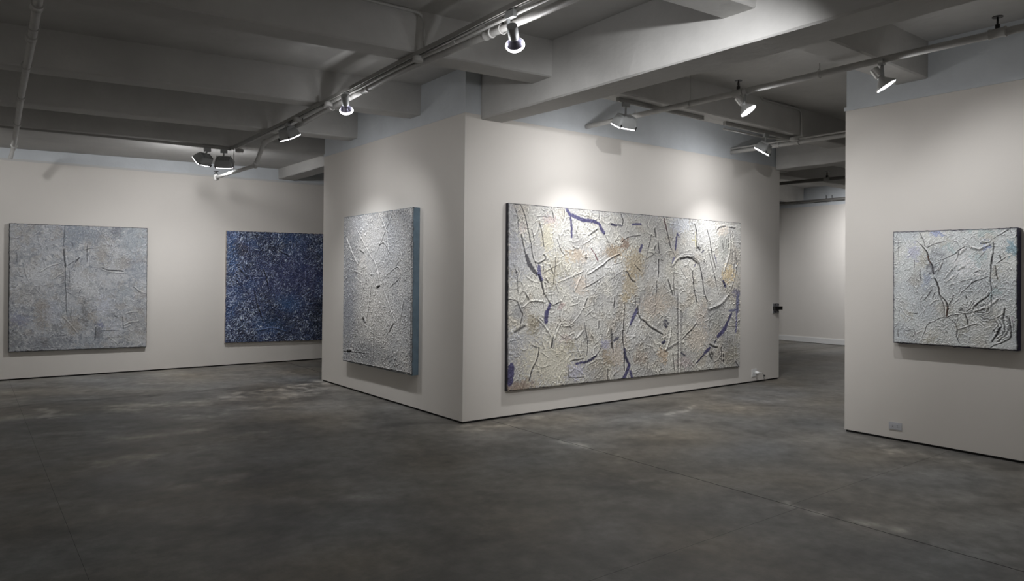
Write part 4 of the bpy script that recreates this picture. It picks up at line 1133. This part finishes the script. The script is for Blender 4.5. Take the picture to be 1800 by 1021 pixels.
# right pipe
root = empty('sprinkler_pipe', (1.76, -6, 3.335), 'thick grey sprinkler pipe crossing from above the widest painting to the upper right', 'pipe')
P = [(1.80, -6.3, 3.335), (1.78, -4.3, 3.338), (1.77, -2.1, 3.338), (1.745, .004, 3.345)]
bm = BM(); tube(bm, P, .0285, 16); obj('pipe', bm, M_pipe, root, True)
for y in (-2.09, -4.27): coupling((1.772, y, 3.338), (0, 1, 0), .0285, root, .055); sprinkler((1.772, y+.0, 3.365), root, .9)
for y, zt in ((-1.52, 3.78), (-2.918, 3.43), (-.758, 3.42)): rod((1.768, y, 3.37), zt, root)
# second right pipe and its conduit
root = empty('sprinkler_pipe', (4.62, -2.4, 3.37), 'thick pipe entering the wall above the right end of the widest painting', 'pipe')
bm = BM(); tube(bm, [(4.66, -3.4, 3.36), (4.66, -1.6, 3.362), (4.60, .004, 3.358)], .0285, 16); obj('pipe', bm, M_pipe, root, True)
coupling((4.64, -1.0, 3.361), (0, 1, 0), .0285, root, .03); rod((4.62, -.75, 3.39), 3.42, root)
root = empty('conduit', (4.6, -2.4, 3.41), 'thin conduit running just above the pipe at the right end of the widest painting', 'conduit')
bm = BM(); tube(bm, [(4.63, -3.4, 3.408), (4.63, -1.3, 3.405), (4.59, .004, 3.405)], .0125, 12); obj('tube', bm, M_pipe, root, True)
root = empty('conduit', (3.6, -1.165, 3.7), 'bent conduit on the joist face dropping to the box beside the right wall', 'conduit')
pts = [(3.55, -1.165, 3.775), (3.60, -1.165, 3.735), (4.466, -1.165, 3.74), (4.468, -1.165, 3.39)]
bm = BM(); tube(bm, [pts[0]] + arc(*pts[:3], r=.03) + arc(pts[1], pts[2], pts[3], .09) + [pts[3]], .0125, 12); obj('tube', bm, M_pipe, root, True)
root = empty('conduit', (3.2, -.92, 3.39), 'thin conduit angled off the round box along the short right track', 'conduit')
bm = BM(); tube(bm, [(4.40, -1.02, 3.365), (4.1, -.90, 3.37), (3.2, -.88, 3.37)], .0125, 12); obj('tube', bm, M_pipe, root, True)
# pipes in the far room
for x, za, lab, sp in ((7.8, 3.30, 'upper dark pipe in the far room with a black sprinkler head', True), (11.75, 3.385, 'lower dark pipe in the far room just above the back wall line', False)):
    root = empty('sprinkler_pipe', (x, 0, za), lab, 'pipe')
    bm = BM(); tube(bm, [(x-.05, 6.1, za), (x, 1.2, za), (x+.1, 0, za), (x+.3, -3, za)], .03, 14); obj('pipe', bm, mat('far_pipe_paint', (.20, .195, .185), .6), root, True)
    if sp: sprinkler((x+.07, .35, za+.02), root, 1.15); coupling((x+.07, .35, za), (0, 1, 0), .03, root, .05)
    else:
        for y in (3.35, 2.35): rod((x, y, za+.03), za+.1, root, .008, M_black)

# ------------------------------------------------------------------ lamps
def look(loc, target, roll_hint=Vector((0, 0, 1))):
    d = (Vector(target)-Vector(loc)).normalized(); z = -d
    x = roll_hint.cross(z).normalized(); y = z.cross(x)
    M = Matrix((( x.x, y.x, z.x, loc[0]), (x.y, y.y, z.y, loc[1]), (x.z, y.z, z.z, loc[2]), (0, 0, 0, 1)))
    return M, d
LL = ['floodlight turned to the left wall, leftmost lamp of the pair under the far joist', 'boxy floodlight facing the blue painting, right lamp of the pair under the far joist',
      'tapering floodlight on the long left track nearest the far wall', 'glowing reflector bulb lamp in the middle of the long left track', 'glowing reflector bulb lamp nearest the camera on the long left track',
      'ribbed grey floodlight above the left half of the widest painting', 'tilted floodlight above the right end of the widest painting',
      'spotlight with bright disc under the right pipe, beside a black sprinkler head', 'spotlight with bright disc under the right pipe, in front of the right wall']
for (kind, mount, c, tgt, pw, ang), lab in zip(LAMPS, LL):
    name = {'flood': 'floodlight', 'reflector': 'track_lamp', 'par': 'spotlight'}[kind]
    root = empty(name, mount, lab, 'lamp')
    M, d = look(c, tgt); mt = Vector(mount); c = Vector(c)
    along_x = abs(mount[1]-4.2) < .3 or abs(mount[1]+1.0) < .05
    if kind != 'par':
        bm = BM(); a, b = (.045, .017) if along_x else (.017, .045); box(bm, (mt.x-a, mt.y-b, mt.z-.05), (mt.x+a, mt.y+b, mt.z-.001)); obj('track_adapter', bm, M_lampbody, root)
    if kind == 'flood':
        back = c - d*.075
        bm = BM(); tube(bm, [mt-Vector((0, 0, .045)), Vector((back.x, back.y, back.z+.03))], .011, 10); obj('stem', bm, M_lampbody, root, True)
        bm = BM(); lathe(bm, Matrix.Translation((back.x, back.y, back.z+.02)) @ Matrix.Rotation(math.pi/2, 4, 'X'), [(.012, -.014), (.02, -.014), (.02, .014), (.012, .014)], 14); obj('knuckle', bm, M_black, root, True)
        # housing: rounded tapered box with cooling ribs
        bm = BM(); sx, sy = .128, .082; rings = []
        for s_, zz in ((1.04, .0), (1.04, .012), (.97, .014), (.95, .05), (.86, .085), (.62, .108), (.30, .114)):
            ring = []
            for k in range(24):
                a = 2*math.pi*k/24; ca, sa = math.cos(a), math.sin(a); e = .35
                ring.append(bm.verts.new(M @ Vector((sx*s_*math.copysign(abs(ca)**e, ca), sy*s_*math.copysign(abs(sa)**e, sa), zz))))
            rings.append(ring)
        for r0, r1 in zip(rings, rings[1:]):
            for k in range(24): bm.faces.new((r0[k], r0[(k+1)%24], r1[(k+1)%24], r1[k]))
        bm.faces.new(rings[0][::-1]); bm.faces.new(rings[-1]); obj('housing', bm, M_lampbody, root, True)
        for k in range(9):
            xx = -.09+.18*k/8; bm = BM(); p = [(xx-.003, -sy*.9, .02), (xx+.003, -sy*.9, .02), (xx+.003, sy*.9, .02), (xx-.003, sy*.9, .02)]
            q = [(xx-.003, -sy*.62, .118), (xx+.003, -sy*.62, .118), (xx+.003, sy*.62, .118), (xx-.003, sy*.62, .118)]
            hexa(bm, [M @ Vector(v) for v in p+q]); obj('cooling_rib', bm, M_lampbody, root)
        for sx_ in (-1, 1):
            bm = BM(); hexa(bm, [M @ Vector(v) for v in ((sx_*.105-.005, -sy*1.1, -.012), (sx_*.105+.005, -sy*1.1, -.012), (sx_*.105+.005, -sy*1.02, -.012), (sx_*.105-.005, -sy*1.02, -.012), (sx_*.105-.005, -sy*1.1, .03), (sx_*.105+.005, -sy*1.1, .03), (sx_*.105+.005, -sy*.98, .03), (sx_*.105-.005, -sy*.98, .03))]); obj('clip', bm, M_black, root)
        bm = BM(); e = .35; pr = []
        for s_, zz in ((.99, -.001), (1.0, -.006), (.97, -.011)):
            pr.append([bm.verts.new(M @ Vector((sx*s_*math.copysign(abs(math.cos(a))**e, math.cos(a)), sy*s_*math.copysign(abs(math.sin(a))**e, math.sin(a)), zz))) for a in [2*math.pi*k/24 for k in range(24)]])
        for r0, r1 in zip(pr, pr[1:]):
            for k in range(24): bm.faces.new((r0[k], r0[(k+1)%24], r1[(k+1)%24], r1[k]))
        bm.faces.new(pr[-1]); bm.faces.new(pr[0][::-1]); obj('lens', bm, M_glow, root, True)
        lp = c + d*.03
    elif kind == 'reflector':
        top = Vector((mt.x, mt.y, mt.z-.045))
        bm = BM(); hexa(bm, [top+Vector(v) for v in ((-.012, .02, -.07), (.012, .02, -.07), (.012, .034, -.07), (-.012, .034, -.07), (-.012, .02, .03), (.012, .02, .03), (.012, .034, .03), (-.012, .034, .03))]); obj('yoke', bm, M_lampbody, root)
        bm = BM(); lathe(bm, M, [(.024, .165), (.034, .16), (.036, .145), (.036, .062), (.031, .056)], 24); obj('socket', bm, M_lampbody, root, True)
        bm = BM(); lathe(bm, M, [(.030, .068), (.030, .055), (.034, .045), (.044, .03), (.056, .012), (.062, .002)], 28); obj('bulb_neck', bm, M_bulbglass, root, True)
        bm = BM(); lathe(bm, M, [(.0622, .004), (.066, -.004), (.0665, -.012), (.060, -.022), (.035, -.028), (.004, -.030)], 28); obj('bulb_face', bm, M_bulb, root, True)
        lp = c + d*.05
    else:
        bm = BM(); tube(bm, [mt+Vector((0, -.018, .004)), mt+Vector((0, .018, .004))], .033, 16); obj('pipe_clamp', bm, M_lampsilver, root, True)
        fr = mt + Vector((.03, -.03, -.13))
        for off in (-.034, .034):
            side = Vector((d.y, -d.x, 0)).normalized()*off
            bm = BM(); a = mt+side*.35+Vector((0, 0, -.02)); b = Vector((c.x, c.y, c.z))+side*1.4-d*.055; s = Vector((d.x, d.y, 0)).normalized()*.011; t_ = side.normalized()*.002
            hexa(bm, [b-s-t_, b+s-t_, b+s+t_, b-s+t_, a-s-t_, a+s-t_, a+s+t_, a-s+t_]); obj('yoke_arm', bm, M_lampbody if off > 0 else M_lampsilver, root)
        bm = BM(); lathe(bm, M, [(.030, .170), (.034, .167), (.034, .088), (.028, .083)], 24); obj('socket', bm, M_lampsilver, root, True)
        bm = BM(); lathe(bm, M, [(.024, .088), (.028, .07), (.042, .05), (.064, .025), (.080, .010), (.084, .0), (.082, -.006)], 28); obj('reflector_shell', bm, M_lampsilver, root, True)
        bm = BM(); lathe(bm, M, [(.077, -.004), (.077, -.008), (.05, -.012), (.004, -.014)], 28); obj('lens', bm, M_glow, root, True)
        lp = c + d*.04
    if kind == 'flood':
        ld = bpy.data.lights.new('lamp_light', 'AREA'); ld.shape = 'RECTANGLE'; ld.size = .24; ld.size_y = .15; ld.energy = pw; ld.spread = math.radians(170); ld.color = LAMP
        so = bpy.data.objects.new('lamp_light', ld); COL.objects.link(so); so.matrix_world = Matrix.Translation(d*.013) @ M
        # extra spot added in front of each floodlight to brighten the lower walls
        bt, bw = {-1.49: ((-2.7, 6.2, .25), 50), -1.27: ((-.5, 6.2, .25), 50), -1.2: ((0, 2.2, .3), 95), 1.36: ((1.8, 0.15, .0), 120), 3.92: ((4.5, 0.15, .0), 130)}[mount[0]]
        spot('added_beam', c + d*.03, bt, bw, 92, 1.0, .05)
    else:
        so = spot('lamp_light', lp, lp+d, pw, ang, 1.0, .03)
    if kind == 'reflector':
        pv = d.cross(Vector((0, 0, 1))).normalized()
        for sg in (-1, 1): point('bulb_spill', c + pv*sg*.085 + d*.01, 1.7 if mount[1] > 0 else 3.4, .012)
    if kind == 'flood':
        point('added_spill', c + d*.04, {'L': 3.0, 'B': 6.0, 'A': 3.0}['B' if mount[1] < 0 else ('A' if mount[1] < 3 else 'L')], .03)  # point light added at the lens to brighten upper wall and ceiling
    if kind == 'par':
        point('added_spill', c + d*.05, 4.0, .04)  # added point light lifting the ceiling and upper wall on the right

# ------------------------------------------------------------------ small wall fittings
def outlet(M, w_, h_, label, m, slots=True):
    root = empty('wall_outlet', M.translation, label, 'outlet')
    def bx(a, b, mm, nm, par=root):
        bm = BM(); x0,y0,z0 = a; x1,y1,z1 = b
        hexa(bm, [M @ Vector(p) for p in ((x0,y0,z0),(x1,y0,z0),(x1,y1,z0),(x0,y1,z0),(x0,y0,z1),(x1,y0,z1),(x1,y1,z1),(x0,y1,z1))]); return obj(nm, bm, mm, par)
    bx((-w_/2, -.006, -h_/2), (w_/2, .0, h_/2), m, 'cover_plate')
    bx((-w_/2+.006, -.008, -h_/2+.006), (w_/2-.006, -.005, h_/2-.006), m, 'plate_face')
    if slots:
        for sx in (-.022, .022):
            bx((sx-.016, -.0095, -.014), (sx+.016, -.007, .014), m, 'receptacle')
            for dz in (-.006, .006): bx((sx-.007, -.0100, dz-.0015), (sx+.005, -.0090, dz+.0015), M_black, 'slot')
    return root
MC = Matrix.Translation((2.98, -3.024, .138)) @ Matrix.Rotation(RA, 4, 'Z')
outlet(MC, .120, .072, 'grey landscape outlet plate low on the right wall below the small painting', M_plate)
MB = Matrix.Translation((5.187, 0, .142))
outlet(MB, .125, .115, 'white outlet plate with a plug low at the right end of the middle wall', M_platew)
root = empty('plug_cord', (5.22, -.02, .14), 'white plug with a short cord hanging from the outlet to the floor edge', 'cord')
bm = BM(); lathe(bm, Matrix.Translation((5.22, -.01, .145)) @ Matrix.Rotation(math.pi/2, 4, 'X'), [(.022, 0), (.024, .02), (.018, .045), (.006, .055)], 14); obj('plug', bm, M_platew, root, True)
bm = BM(); tube(bm, [(5.22, -.062, .145), (5.27, -.075, .148), (5.33, -.06, .12), (5.38, -.03, .07), (5.42, -.02, .045), (5.45, -.02, .025)], .005, 8); obj('cord', bm, M_platew, root, True)
bm = BM(); tube(bm, [(5.415, -.012, .088), (5.418, -.034, .08)], .011, 10); obj('black_tip', bm, M_black, root, True)
root = empty('door_bracket', (5.75, 0, 1.085), 'black strap bracket on a grey plate at the right edge of the middle wall', 'bracket')
bm = BM(); box(bm, (5.655, -.012, 1.015), (5.815, 0, 1.165)); obj('plate', bm, M_steel, root)
bm = BM(); box(bm, (5.650, -.055, 1.068), (5.845, -.012, 1.118)); obj('strap', bm, M_black, root)
for x in (5.70, 5.79):
    for z in (1.035, 1.147):
        bm = BM(); tube(bm, [(x, -.010, z), (x, -.022, z)], .010, 10); obj('bolt', bm, M_black, root)
